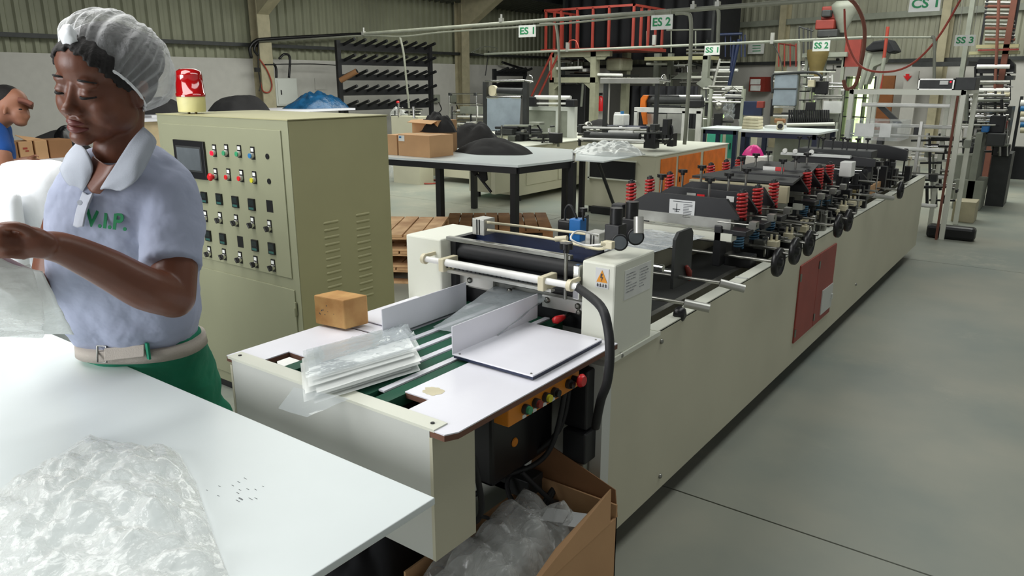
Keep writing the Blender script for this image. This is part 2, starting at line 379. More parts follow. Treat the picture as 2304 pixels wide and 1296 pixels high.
# steel columns
def column(p, wdt, z1, name='column', m='column_cream'):
    b = MB(); x, y = p; b.box((x, y-wdt/2, 0), (x+.02, y+wdt/2, z1)); b.box((x+.02, y-.01, 0), (x+wdt*.8, y+.01, z1)); b.box((x+wdt*.8, y-wdt/2, 0), (x+wdt*.8+.02, y+wdt/2, z1))
    return b
for px, lab in ((588, 1), (1034, 2)):
    p = PX(px, 182, XW+.02); b = column((XW, p.y), .26, 3.3)
    b.add([Vector((XW+.2, p.y-.12, 2.6)), Vector((XW+1.5, p.y-.12, 3.4)), Vector((XW+1.5, p.y-.12, 3.75)), Vector((XW+.2, p.y-.12, 3.3)), Vector((XW+.2, p.y+.12, 2.6)), Vector((XW+1.5, p.y+.12, 3.4)), Vector((XW+1.5, p.y+.12, 3.75)), Vector((XW+.2, p.y+.12, 3.3))], [(0, 1, 2, 3), (4, 5, 6, 7), (0, 1, 5, 4), (1, 2, 6, 5), (2, 3, 7, 6), (3, 0, 4, 7)])
    b.build('column', 'column_cream', kind='structure')
for px in (1768, 2130):
    t, z = fpx(px, 100); b = MB(); fbox(t-.08, t+.08, 0, 5.5, .0, .02, b); fbox(t-.012, t+.012, 0, 5.5, .02, .2, b); fbox(t-.08, t+.08, 0, 5.5, .2, .22, b); b.build('column', 'column_cream', kind='structure')
# roof: underside of corrugated sheet rising from the left eave, purlins
def roofz(x): return 3.22+(x-XW)*.16
b = MB(); n = 150; pr = []
for i in range(n+1):
    y = -5+31*i/n; pr.append((y, 0)); pr.append((y+.06, 0)); pr.append((y+.09, .035)); pr.append((y+.17, .035))
vs = [(XW-.5, y, roofz(XW-.5)+h) for y, h in pr]+[(5.2, y, roofz(5.2)+h) for y, h in pr]; k = len(pr)
b.add(vs, [(i, i+1, k+i+1, k+i) for i in range(k-1)]); b.build('ceiling', 'roof_sheet', kind='structure', recalc=False, solid=.004)
for x in (-10.6, -9, -7.4):
    MB().box((x-.04, -5, roofz(x)-.16), (x+.04, 24, roofz(x)-.01)).build('trim_4', 'dark_grey', kind='structure')
# ================================================================ main bag making machine
XR, XL, ZR, YM = -1.0, -1.75, .71, 1.85
mc = thing('bag_making_machine', (-1.4, 4.2, 0), 'long cream bag making machine with red springs, handwheels and conveyor table, running down the hall', 'machine')
def part(b, name, m, **k): return b.build(name, m, mc, **k)
YE = 7.35
b = MB().box((XR-.012, YM, .1), (XR, YE, ZR)); part(b, 'side_panel', 'machine_panel')
b = MB().box((XR-.05, YM+.3, ZR-.004), (XR-.0, YE, ZR+.004)); part(b, 'top_flange', 'machine_cream')
b = MB().box((XL, YM, .1), (XL+.012, YE, ZR)).box((XL, YM, ZR-.004), (XL+.05, YE, ZR+.004)); part(b, 'side_panel', 'machine_panel')
b = MB().box((XL+.02, YM+.05, .1), (XR-.02, YE, .13)).box((XL+.02, YE-.02, .1), (XR-.02, YE, ZR)); part(b, 'floor_pan', 'dark_grey')
ft = part(MB().cyl((XR-.12, 2.1, 0), (XR-.12, 2.1, .1), .03), 'foot', 'black_metal')
for y in (3.4, 4.7, 6.0, 7.1):
    copy_part(ft, (0, y-2.1, 0)); copy_part(ft, (-.5, y-2.1, 0))
# dark strip that paints in the shadow band below the side panel
part(MB().box((XR-.10, YM+.2, .02), (XR-.08, YE, .1)), 'plinth', 'dark_grey')
bo = part(MB().lathe((XR, 1.90, .705), [(.009, 0), (.009, .004), (.005, .008)], (1, 0, 0), 12), 'bolt', 'steel')
for p in ((1487, 768), (1484, 1071), (1830, 820), (1925, 640)):
    q = PX(*p, XR); copy_part(bo, (0, q.y-1.90, q.z-.705))
# seams on the flange
for i in range(9):
    y = 2.45+i*.52; part(MB().box((XR-.05, y, ZR+.004), (XR, y+.018, ZR+.007)), 'flange_strap', 'machine_grey')
# red doors in the side
def xq(px, py): q = PX(px, py, XR); return q
for (ya, yb) in ((3.74, 4.07), (4.075, 4.42)):
    d = part(MB().box((XR, ya, .215), (XR+.008, yb, .62)), 'door', 'red_door', bevel=.002)
    h = MB()
    for z in (.27, .56): h.cyl((XR+.01, ya+.003, z-.02), (XR+.01, ya+.003, z+.02), .005, n=8)
    h.build('hinge', 'steel', d)
part(MB().box((XR+.008, 4.20, .25), (XR+.013, 4.42, .39)).box((XR+.013, 4.39, .30), (XR+.02, 4.41, .33)), 'lock_plate', 'machine_grey')
# ---- towers
twR = part(MB().box((-1.112, YM, ZR), (XR, 2.10, .993)), 'drive_cover', 'machine_cream', bevel=.006)
twL = part(MB().box((-1.83, YM, .45), (-1.668, 2.10, .985)), 'drive_cover', 'machine_cream', bevel=.006)
part(MB().box((-1.12, YM-.005, ZR-.012), (XR+.006, 2.16, ZR+.002)), 'cover_flange', 'machine_cream')
wl_ = MB(); p = PY(1355, 626, YM-.001); wl_.box((p.x-.022, YM-.002, p.z-.03), (p.x+.022, YM, p.z+.03)); part(wl_, 'warning_sticker', 'paper')
sk = part(MB().prism([(p.x-.018, YM-.0035, p.z-.012), (p.x+.018, YM-.0035, p.z-.012), (p.x, YM-.0035, p.z+.024)], (0, .002, 0)), 'warning_triangle', 'warn_orange')
part(MB().prism([(p.x-.003, YM-.0045, p.z+.014), (p.x+.003, YM-.0045, p.z+.014), (p.x-.001, YM-.0045, p.z+.004), (p.x+.004, YM-.0045, p.z+.004), (p.x-.001, YM-.0045, p.z-.009), (p.x, YM-.0045, p.z+.001), (p.x-.005, YM-.0045, p.z+.001)], (0, .001, 0)), 'lightning_mark', 'ink')
for i in range(4):
    part(MB().box((p.x-.0165+i*.009, YM-.0035, p.z-.025), (p.x-.0105+i*.009, YM-.002, p.z-.0235)).box((p.x-.0165+i*.009, YM-.0035, p.z-.021), (p.x-.0105+i*.009, YM-.002, p.z-.0195)).box((p.x-.0145+i*.009, YM-.0035, p.z-.026), (p.x-.0130+i*.009, YM-.002, p.z-.016)), 'character', 'ink')
# pale data sheet on the tower side
q = MB().box((XR, 1.905, .875), (XR+.001, 2.075, .965)); part(q, 'data_sheet', 'label_white')
q = MB(); random.seed(5)
for i in range(7):
    q.box((XR+.001, 1.915, .95-i*.009), (XR+.0015, 1.915+random.uniform(.03, .07), .953-i*.009))
    q.box((XR+.001, 2.0, .95-i*.009), (XR+.0015, 2.0+random.uniform(.02, .06), .953-i*.009))
part(q, 'sheet_print', 'label_print')
# cross bar, blades between towers
part(MB().box((-1.668, 1.90, .74), (-1.645, 2.05, .985)).box((-1.135, 1.90, .72), (-1.112, 2.05, .985)), 'side_plate', 'black_metal')
part(MB().box((-1.655, 1.862, .982), (-1.162, 1.882, .996), rot=None), 'press_bar', 'steel', bevel=.002)
part(MB().box((-1.14, YM-.006, .87), (-1.118, YM+.02, .975)), 'guide_block', 'chrome', bevel=.003)
part(MB().box((-1.645, 1.96, .955), (-1.135, 2.01, .965)).box((-1.645, 2.01, .82), (-1.135, 2.02, 1.0)), 'cover_sheet', 'navy')
part(MB().cyl((-1.645, 1.93, .935), (-1.135, 1.93, .935), .026, n=24), 'upper_roller', 'rubber')
part(MB().cyl((-1.645, 1.90, .888), (-1.135, 1.90, .888), .02, n=20), 'lower_roller', 'dark_grey')
part(MB().box((-1.645, 1.95, .74), (-1.135, 1.96, .93)), 'knife_holder', 'black_metal')
part(MB().box((-1.62, 1.935, .81), (-1.135, 1.947, .845)), 'knife_bar', 'steel')
part(MB().box((-1.30, 1.92, .80), (-1.14, 1.934, .84)).box((-1.665, 1.92, .82), (-1.5, 1.934, .855)), 'knife_clamp', 'alu')
for x, z in ((-1.60, .84), (-1.28, .825), (-1.165, .825), (-1.16, .805), (-1.43, .83)):
    part(MB().lathe((x, 1.921, z), [(.010, 0), (.010, .006), (.004, .009)], (0, -1, 0), 12), 'hex_bolt', 'steel')
# left tower small square cylinder and right one
def cylblock(cx, cy, cz, w, name='air_cylinder'):
    b = MB().box((cx-w, cy-.03, cz), (cx+w, cy+.03, cz+.055))
    o = part(b, name, 'alu', bevel=.003)
    MB().box((cx-w*.25, cy-.032, cz+.002), (cx-w*.12, cy+.03, cz+.053)).box((cx+w*.15, cy-.032, cz+.002), (cx+w*.28, cy+.03, cz+.053)).build('groove', 'black_metal', o); return o
cA = PZ(1080, 528, 1.0); cylblock(cA.x, cA.y+.02, 1.0, .026)
cB = PZ(1335, 560, 1.0); cylblock(cB.x-.005, cB.y+.03, .995, .026)
# air lines, ivory
hs = [Vector((cA.x+.03, cA.y+.0, 1.045)), PD(1200, 512, 2.55), PD(1330, 528, 2.35), PD(1345, 530, 2.3)]
part(MB().tube(bez(hs), .0045), 'air_hose', 'ivory_plastic')
hs = [Vector((cA.x+.03, cA.y, 1.02)), PD(1190, 530, 2.5), PD(1255, 540, 2.35), PD(1345, 560, 2.25), PD(1375, 548, 2.2)]
part(MB().tube(bez(hs), .0045), 'air_hose', 'ivory_plastic')
part(MB().cyl(PD(1250, 538, 2.35), PD(1276, 536, 2.33), .009, n=12), 'hose_joint', 'ivory_plastic')
part(MB().tube(bez([PD(1345, 530, 2.3), PD(1300, 520, 2.28), PD(1285, 538, 2.26), PD(1320, 552, 2.25), PD(1365, 548, 2.2)]), .003), 'air_hose', 'white_plastic')
# regulators with gauges
def regulator(px, py, d, s=1.0):
    c = PD(px, py, d); o = part(MB().box(c+Vector((-.026, -.026, -.03))*s, c+Vector((.026, .026, .035))*s).cyl(c+Vector((0, 0, .035))*s, c+Vector((0, 0, .085))*s, .02*s, n=20), 'regulator', 'black_plastic', bevel=.003)
    MB().lathe(c+Vector((.02, -.01, -.018))*s, [(.024*s, 0), (.026*s, .01), (.026*s, .028*s), (.022*s, .028*s)], (.6, -1, .1), 24).build('gauge', 'black_metal', o)
    MB().lathe(c+Vector((.02, -.01, -.018))*s+Vector((.6, -1, .1)).normalized()*.0285*s, [(.021*s, 0), (.021*s, .001)], (.6, -1, .1), 24).build('dial', 'screen', o)
    return o
regulator(1385, 528, 2.25, .95); regulator(1420, 515, 2.45, 1.05)
part(MB().cyl(PD(1437, 525, 2.4), PD(1437, 488, 2.4), .016, n=16), 'filter_bowl', 'alu')
part(MB().box(PD(1370, 553, 2.15)-Vector((.015, .01, .008)), PD(1370, 553, 2.15)+Vector((.015, .01, .014))).cyl(PD(1352, 548, 2.15), PD(1372, 550, 2.15), .007, n=10), 'valve_fitting', 'ivory_plastic', bevel=.002)
# blue solenoid unit
c = PD(1300, 515, 2.5)
part(MB().box(c+Vector((-.022, -.02, -.04)), c+Vector((.022, .02, .035))), 'solenoid_body', 'blue_paint', bevel=.003)
part(MB().box(c+Vector((-.075, -.01, -.05)), c+Vector((-.024, .03, .025))), 'solenoid_coil', 'black_plastic', bevel=.006)
def knob_geo(b, c, r=.02, h=.016, star=True):
    c = Vector(c); n = 24
    vs = []
    for z in (0, h):
        for i in range(n):
            a = 2*math.pi*i/n; rr = r*(1-.16*(i//2 % 2) if star else 1); vs.append(c+Vector((rr*math.cos(a), rr*math.sin(a), z)))
    b.add(vs, [tuple(range(n-1, -1, -1)), tuple(range(n, 2*n))]+[(i, (i+1) % n, n+(i+1) % n, n+i) for i in range(n)])
    b.cyl(c-Vector((0, 0, .012)), c, r*.45, n=10); return b
part(knob_geo(MB(), c+Vector((.02, .0, .06)), .014, .012).cyl(c+Vector((.02, 0, .03)), c+Vector((.02, 0, .06)), .004), 'star_knob', 'black_plastic')
part(MB().tube(bez([c+Vector((-.05, 0, .02)), c+Vector((-.05, 0, .06)), c+Vector((-.03, 0, .075)), c+Vector((-.005, 0, .035))]), .0045), 'cable', 'rubber')
# clamp knob and threaded spindle on the front
p1 = PY(1274, 560, 1.86); p2 = PY(1280, 690, 1.80)
part(knob_geo(MB(), p1, .021, .018), 'star_knob', 'black_plastic')
part(MB().cyl(p1, (p1.x, p1.y, .86), .006, n=10), 'spindle', 'steel')
# ivory static bar on brackets and its black hose
a = PY(950, 580, 1.80); e = PY(1300, 646, 1.80); zz = .925
part(MB().cyl((a.x, 1.80, zz), (e.x, 1.80, zz), .010, n=20).cyl((-1.60, 1.80, zz), (-1.22, 1.80, zz), .0125, n=20), 'static_bar', 'white_plastic')
tk = MB()
for i in range(22): tk.box((-1.595+i*.017, 1.794, zz-.016), (-1.593+i*.017, 1.80, zz-.011))
part(tk, 'emitter_pins', 'black_metal')
part(MB().box((-1.60, 1.806, zz-.034), (-1.19, 1.825, zz-.028)).box((-1.60, 1.803, zz-.034), (-1.19, 1.806, zz-.024)), 'bar_rail', 'alu')
for x in (-1.61, -1.215): part(MB().box((x-.011, 1.783, zz-.03), (x+.011, 1.86, zz+.014)), 'bracket', 'ivory_plastic', bevel=.003)
for x in (a.x+.012, -1.12): part(MB().cyl((x-.007, 1.80, zz), (x+.007, 1.80, zz), .0175, n=20).box((x-.004, 1.80, zz+.004), (x+.004, 1.85, zz+.016)), 'ring_clamp', 'ivory_plastic')
ho = [Vector((-1.10, 1.80, zz)), Vector((-1.075, 1.79, zz-.005)), PD(1352, 690, 1.96), PD(1368, 740, 1.93), PD(1372, 800, 1.93), PD(1366, 860, 1.96), PD(1352, 900, 2.02), PD(1340, 960, 2.12)]
part(MB().tube(bez(ho, 40), .0125, n=14), 'corrugated_hose', 'rubber')
# red lever
rl = PY(1256, 718, 1.90)
part(MB().tube([PY(1244, 722, 1.86), PY(1252, 720, 1.87), PY(1264, 715, 1.89), PY(1270, 712, 1.9)], [.008, .013, .010, .007], n=12), 'lever_grip', 'red_plastic')
part(MB().cyl(PY(1268, 713, 1.9), PY(1280, 706, 1.94), .005), 'lever_rod', 'steel')
# ---- conveyor table
ZT = .76
core = [(-1.815, 1.135), (-1.72, 1.135), (-1.72, 1.24), (-1.60, 1.24)]
def board(poly, name='table_board'):
    o = part(MB().prism([(x, y, ZT-.016) for x, y in poly], (0, 0, .014), 0), 'board_core', 'board_core')
    return part(MB().prism([(x, y, ZT-.002) for x, y in poly], (0, 0, .003), 0), name, 'white_laminate')
board([(-1.815, 1.112), (-1.815, 1.48), (-1.605, 1.48), (-1.605, 1.235), (-1.70, 1.235), (-1.70, 1.112)])
board([(-1.80, 1.49), (-1.80, 1.85), (-1.60, 1.85), (-1.60, 1.49)])
board([(-1.155, 1.112), (-1.155, 1.225), (-1.235, 1.225), (-1.235, 1.85), (-.985, 1.85), (-.985, 1.135), (-1.0, 1.105), (-1.02, 1.105)])
# white slats between the belts
for i in range(5):
    x = -1.572+i*.070; part(MB().box((x-.010, 1.20+.0*i, ZT-.006), (x+.010, 1.94, ZT-.001)), 'slide_strip', 'white_laminate')
for i in range(6):
    x = -1.605+i*.070+.0
    bx = x+.0
    bl = MB(); prf = [(1.165, ZT-.016)]+[(1.16+.014*math.cos(t), ZT-.018+.014*math.sin(t)) for t in (2.6, 2.0, 1.57)]+[(1.94, ZT-.004), (1.94, ZT-.03), (1.17, ZT-.034)]
    bl.prism([(bx-.022, y, z) for y, z in prf], (.044, 0, 0)); part(bl, 'conveyor_belt', 'belt_green')
part(MB().cyl((-1.69, 1.162, ZT-.022), (-1.17, 1.162, ZT-.022), .016, n=20), 'end_roller', 'alu')
part(MB().box((-1.7, 1.2, ZT-.06), (-1.15, 1.95, ZT-.04)), 'bed_plate', 'dark_grey')
# front box cover
part(MB().box((-1.781, 1.105, .43), (-1.044, 1.113, .757)), 'front_panel', 'machine_grey')
part(MB().box((-1.80, 1.105, .757), (-1.03, 1.150, .764)), 'front_lip', 'machine_cream')
part(MB().box((-1.044, 1.104, .43), (-1.035, 1.25, .742)), 'front_return', 'machine_panel')
part(MB().box((-1.79, 1.104, .43), (-1.781, 1.25, .742)), 'front_return', 'machine_panel')
for x in (-1.775, -1.055): part(MB().cyl((x, 1.128, .764), (x, 1.128, .766), .005, n=12), 'screw', 'black_metal')
gm = PZ(975, 880, .7612); b = MB(); gv = [gm+Vector(((.028+.010*noise.noise(Vector((math.cos(t)*2, math.sin(t)*2, 1))))*math.cos(t), (.024+.010*noise.noise(Vector((math.cos(t)*2, math.sin(t)*2, 4))))*math.sin(t), 0)) for t in [i*math.pi/16 for i in range(32)]]
part(b.prism(gv, (0, 0, .0003)), 'glue_mark', 'cream_roll')
# side frame under the table
part(MB().box((-1.74, 1.25, .1), (-1.72, 1.85, .70)).box((-1.72, 1.9, .1), (-1.02, 1.92, .72)), 'rear_sheet', 'machine_grey')
part(MB().box((-1.05, 1.80, .02), (-1.0, YM, .70)), 'corner_post', 'machine_grey')
# guides: two bent white plates
gR = MB().box((-1.29, 1.465, .775), (-1.286, 1.875, .855)).box((-1.29, 1.465, .772), (-1.018, 1.82, .776))
gp = part(gR, 'guide_plate', 'white_laminate', bevel=.0015)
part(MB().box((-1.286, 1.468, .764), (-1.02, 1.818, .771)), 'guide_backing', 'navy')
part(MB().box((-1.562, 1.465, .765), (-1.558, 1.85, .855)).box((-1.79, 1.55, .764), (-1.56, 1.85, .768)), 'guide_plate', 'white_laminate', bevel=.0015)
for x, y in ((-1.03, 1.475), (-1.27, 1.475), (-1.03, 1.80)): part(MB().cyl((x, y, .776), (x, y, .778), .003, n=8), 'screw', 'steel')
# orange push button box beneath the table
ob = part(MB().box((-1.045, 1.335, .70-.012), (-.998, 1.66, .748)), 'button_box', 'orange_box', bevel=.003)
for i, (y, m_) in enumerate(((1.40, 'green_plastic'), (1.445, 'red_paint'), (1.49, 'yellow_plastic'), (1.53, 'black_plastic'), (1.60, 'black_plastic'))):
    MB().cyl((-.998, y, .715), (-.986, y, .715), .013, n=18).build('button_ring', 'dark_grey', ob)
    MB().cyl((-.986, y, .715), (-.978, y, .715), .010, n=18).build('button', m_, ob)
MB().cyl((-.998, 1.625, .722), (-.975, 1.625, .722), .009, n=14).build('stop_stem', 'black_plastic', ob)
MB().lathe((-.975, 1.625, .722), [(.017, 0), (.019, .006), (.014, .014)], (1, 0, 0), 20).build('stop_button', 'red_plastic', ob)
for y in (1.40, 1.445, 1.49, 1.53): MB().box((-.998, y-.008, .690), (-.997, y+.008, .700)).build('tag', 'label_white', ob)
# black inverter box, motors, cables underneath
iv = part(MB().box((-1.40, 1.45, .42), (-1.14, 1.75, .68)), 'motor_housing', 'black_plastic', bevel=.01)
c = PX(1158, 995, -1.139); MB().lathe(c, [(.014, 0), (.012, .003)], (1, 0, 0), 20).build('nameplate', 'orange_box', iv)
part(MB().cyl((-1.06, 1.78, .20), (-1.06, 1.78, .40), .028, n=20), 'damper', 'steel')
part(MB().box((-1.10, 1.74, .40), (-1.02, 1.83, .50)).box((-1.10, 1.74, .15), (-1.02, 1.83, .22)).box((-1.11, 1.76, .5), (-1.03, 1.84, .69)), 'damper_block', 'black_metal', bevel=.006)
part(MB().box((-1.22, 1.62, .30), (-1.14, 1.70, .36)).cyl((-1.3, 1.66, .33), (-1.22, 1.66, .33), .025), 'valve_body', 'dark_grey', bevel=.004)
random.seed(11)
for k, pts in enumerate((((-1.10, 1.35, .40), (-1.15, 1.45, .30), (-1.18, 1.3, .22), (-1.10, 1.22, .12)),
                         ((-1.08, 1.75, .69), (-1.10, 1.72, .50), (-1.2, 1.6, .36), (-1.12, 1.6, .26), (-1.10, 1.72, .33), (-1.1, 1.62, .25)),
                         ((-1.06, 1.70, .69), (-1.10, 1.66, .45), (-1.22, 1.55, .38), (-1.4, 1.5, .33)),
                         ((-1.15, 1.60, .40), (-1.08, 1.66, .30), (-1.10, 1.74, .26)),
                         ((-1.12, 1.32, .66), (-1.09, 1.34, .45), (-1.16, 1.38, .34), (-1.30, 1.42, .30), (-1.22, 1.50, .36)))):
    part(MB().tube(bez(pts, 30), .008 if k else .005, n=8), 'cable', 'rubber')
# film web rising into the knives and between units
def web(x0, x1, y0, z0, y1, z1, nm='film_web', m='film_grey', amp=.004, n=16):
    b = MB().grid(lambda u, v: Vector((x0+(x1-x0)*u, y0+(y1-y0)*v, z0+(z1-z0)*v))+crumple((u*3, v*3, 1), amp, 2), n, n); return part(b, nm, m)
web(-1.50, -1.28, 1.62, .768, 1.93, .835)
web(-1.60, -1.2, 2.15, .90, 3.0, .865); 
# ---- bed behind the towers: rails, rollers
for x in (-1.64, -1.12): part(MB().box((x-.012, 2.1, .66), (x+.012, YE, .70)), 'bed_rail', 'steel')
part(MB().box((-1.70, 2.12, .50), (-1.05, 7.3, .52)), 'bed_tray', 'dark_grey')
rr = part(MB().cyl((-1.66, 2.35, .86), (-1.14, 2.35, .86), .013, n=16), 'roller', 'chrome')
for dy, dz in ((.12, -.02), (.3, -.08), (2.9, .0), (3.2, .05), (3.5, .0), (4.6, .03), (4.9, .0)): copy_part(rr, (0, dy, dz))
# upright black plate with two chrome handles reaching over the rim
part(MB().prism([(-1.15, 2.56, .74), (-1.15, 2.72, .74), (-1.15, 2.72, .935), (-1.15, 2.70, .955), (-1.15, 2.59, .955), (-1.15, 2.56, .93)], (.012, 0, 0)), 'upright_plate', 'dark_grey')
part(MB().prism([(-1.62, 2.56, .74), (-1.62, 2.72, .74), (-1.62, 2.72, .955), (-1.62, 2.56, .93)], (.012, 0, 0)), 'upright_plate', 'dark_grey')
def handle(pa, pb, pc, r=.015):
    o = part(MB().cyl(pa, pb, .007, n=10), 'adjuster_rod', 'steel'); MB().cyl(pb, pc, r, n=20).build('grip', 'alu', o)
ha = PX(1620, 636, -.98); hb = PX(1675, 650, -.90); handle(Vector((-1.30, ha.y-.02, ha.z+.0)), ha, Vector((hb.x, hb.y, hb.z)))
ha = PX(1540, 682, -.98); hb = PX(1597, 694, -.90); handle(Vector((-1.30, ha.y-.02, ha.z)), ha, Vector((hb.x, hb.y, hb.z)))
ha = PX(1965, 440, -.97); hb = PX(2008, 446, -.90); handle(Vector((-1.40, ha.y-.02, ha.z)), ha, Vector((hb.x, hb.y, hb.z)))
kb = PX(1520, 705, -1.03); part(MB().lathe(kb, [(.022, 0), (.028, .008), (.024, .03), (.012, .036)], (1, 0, 0), 10), 'adjuster_knob', 'black_plastic')
part(MB().tube([PX(1545, 600, -1.13), PX(1550, 612, -1.13), PX(1552, 630, -1.13)], [.008, .013, .007], n=10), 'lever_grip', 'red_paint')
# ---- sealing units
def helix(c, r, h, turns, wire, n=12):
    c = Vector(c); return [c+Vector((r*math.cos(2*math.pi*i/n), r*math.sin(2*math.pi*i/n), h*i/(turns*n))) for i in range(turns*n+1)]
spR = part(MB().tube(helix((-1.15, 3.3, .905), .0195, .115, 7, .005), .0070, n=6), 'red_spring', 'red_spring')
spB = part(MB().tube(helix((-1.15, 3.3, .775), .0185, .085, 7, .004), .0052, n=6), 'blue_spring', 'blue_spring')
spb_bolt = part(MB().cyl((-1.15, 3.3, .72), (-1.15, 3.3, 1.04), .008, n=10).cyl((-1.15, 3.3, 1.018), (-1.15, 3.3, 1.034), .016, n=6).cyl((-1.15, 3.3, .862), (-1.15, 3.3, .900), .026, n=16), 'spring_bolt', 'dark_grey')
first = True
wheel = None
UY = [3.10, 3.33, 3.56, 4.12, 4.36, 4.58]
for k, y in enumerate(UY):
    up = .0 if k < 3 else .0
    z0 = .93
    bm_ = MB().prism([(-1.64, y, z0), (-1.10, y, z0), (-1.10, y, z0+.012), (-1.155, y, z0+.085), (-1.52, y, z0+.085), (-1.64, y, z0+.012)], (0, .014, 0))
    bm_.prism([(-1.17, y-.008, z0+.083), (-1.155, y-.008, z0+.083), (-1.095, y-.008, z0+.01), (-1.11, y-.008, z0+.01)], (0, .008, 0))
    part(bm_, 'cross_beam', 'black_metal')
    part(MB().box((-1.61, y-.004, .885), (-1.13, y+.03, .93)), 'sealing_bar', 'steel')
    part(MB().box((-1.62, y-.01, .835), (-1.12, y+.05, .868)), 'sealing_base', 'machine_cream')
    part(MB().box((-1.66, y-.01, .72), (-1.62, y+.06, .88)).box((-1.20, y-.01, .72), (-1.165, y+.06, .90)).box((-1.2, y-.0, .86), (-1.06, y+.09, .885)).box((-1.19, y+.11, .70), (-1.07, y+.19, .755)), 'unit_frame', 'black_metal', bevel=.004)
    ys_ = y+.17
    for s_, nm in ((spR, 0), (spB, 0), (spb_bolt, 0)):
        if k or s_ is None: copy_part(s_, (0, ys_-3.3, 0))
        elif abs(ys_-3.3) > .01: s_.location.y += ys_-3.3; ROOTLOC[s_.name] = ROOTLOC[s_.name]
        copy_part(s_, (-.55, (ys_-3.3) if k else 0, 0)) if nm == 0 else None
    # spindles with star knobs on the beam
    for x in (-1.50, -1.27):
        part(knob_geo(MB(), (x, y+.08, 1.075), .022, .014), 'star_knob', 'black_plastic')
        part(MB().cyl((x, y+.08, .94), (x, y+.08, 1.065), .006, n=8), 'spindle', 'steel')
    # handwheel
    yw = (3.15, 3.385, 3.60, 4.137, 4.34, 5.81)[k]
    if wheel is None:
        wheel = part(MB().lathe((-.945, yw, .762), [(.058, 0), (.062, .006), (.062, .020), (.056, .026), (.050, .018), (.018, .014), (.018, .03), (.010, .034)], (1, 0, 0), 28), 'handwheel', 'black_plastic')
        MB().cyl((-.92, yw-.0, .762+.042), (-.895, yw, .762+.042), .006, n=10).build('crank_pin', 'steel', wheel)
        shaft = part(MB().cyl((-1.62, yw, .762), (-.945, yw, .762), .007, n=10), 'shaft', 'steel')
    else: copy_part(wheel, (0, yw-3.15, .006)); copy_part(shaft, (0, yw-3.15, .006))
    # small air cylinders and manifolds on the rim side
    if k in (0, 1, 2, 4, 5):
        part(MB().box((-1.065, y+.30, .765), (-1.02, y+.35, .795)).cyl((-1.055, y+.325, .795), (-1.055, y+.325, .822), .006, n=8).cyl((-1.03, y+.325, .795), (-1.03, y+.325, .822), .006, n=8), 'solenoid_valve', 'ivory_plastic', bevel=.002)
        part(MB().cyl((-1.2, y+.325, .755), (-.99, y+.325, .755), .005, n=8).box((-1.13, y+.31, .75), (-1.085, y+.35, .79)), 'linkage', 'steel')
    part(MB().cyl((-1.19, y+.0, .915), (-1.02, y+.0, .915), .005, n=8).box((-1.05, y-.012, .90), (-1.02, y+.03, .93)), 'pivot_rod', 'steel')
# sheets stuck to the first and second beams
y = UY[0]-.002
ps = PY(1535, 473, y); part(MB().box((ps.x-.062, y-.001, ps.z-.045), (ps.x+.058, y, ps.z+.045)), 'instruction_sheet', 'paper')
random.seed(2); q = MB()
for i in range(9): q.box((ps.x+.005, y-.002, ps.z+.026-i*.007), (ps.x+.03+random.random()*.018, y-.001, ps.z+.028-i*.007))
q.box((ps.x-.045, y-.002, ps.z+.036), (ps.x+.045, y-.001, ps.z+.0385)); q.box((ps.x-.028, y-.002, ps.z-.01), (ps.x-.025, y-.001, ps.z+.028)); q.box((ps.x-.045, y-.002, ps.z+.0), (ps.x-.01, y-.001, ps.z+.004)).box((ps.x-.036, y-.002, ps.z-.008), (ps.x-.014, y-.001, ps.z-.005))
part(q, 'sheet_print', 'ink')
y = UY[1]-.002
ps = PY(1577, 442, y); part(MB().box((ps.x-.02, y-.001, ps.z-.012), (ps.x+.018, y, ps.z+.01)), 'tag', 'red_plastic')
part(MB().box((ps.x-.07, y-.001, ps.z-.012), (ps.x-.025, y, ps.z+.012)), 'plate', 'alu')
ps = PY(1643, 448, y); part(MB().box((ps.x-.018, y-.001, ps.z-.013), (ps.x+.018, y, ps.z+.013)), 'tag', 'label_white')
# cream boxes behind the first group and black covers over the second group
part(MB().box((-1.66, 3.86, .90), (-1.13, 3.90, .985)).box((-1.60, 3.72, .87), (-1.16, 3.76, .93)), 'cooling_duct', 'column_cream', bevel=.003)
part(MB().prism([(-1.66, 3.90, .99), (-1.12, 3.90, .99), (-1.17, 4.3, 1.0), (-1.56, 4.3, 1.0)], (0, 0, .012)), 'cover_plate', 'black_metal')
part(MB().prism([(-1.60, 4.34, 1.0), (-1.15, 4.34, 1.0), (-1.2, 4.66, 1.015), (-1.54, 4.66, 1.015)], (0, 0, .012)), 'cover_plate', 'black_metal')
y = 4.335; part(MB().box((-1.42, y, 1.005), (-1.35, y+.002, 1.03)), 'plate', 'alu'); part(MB().box((-1.349, y, 1.005), (-1.30, y+.002, 1.03)), 'tag', 'red_plastic')
part(MB().cyl((-1.68, 4.9, .955), (-1.28, 4.9, .955), .028, n=20), 'blue_roll', 'blue_wrap')
part(MB().box((-1.15, 4.95, .93), (-1.08, 5.05, 1.02)), 'valve_block', 'white_plastic', bevel=.004)
part(MB().cyl((-1.08, 5.05, .78), (-1.08, 5.05, .84), .022, n=14), 'oil_cup', 'brass')
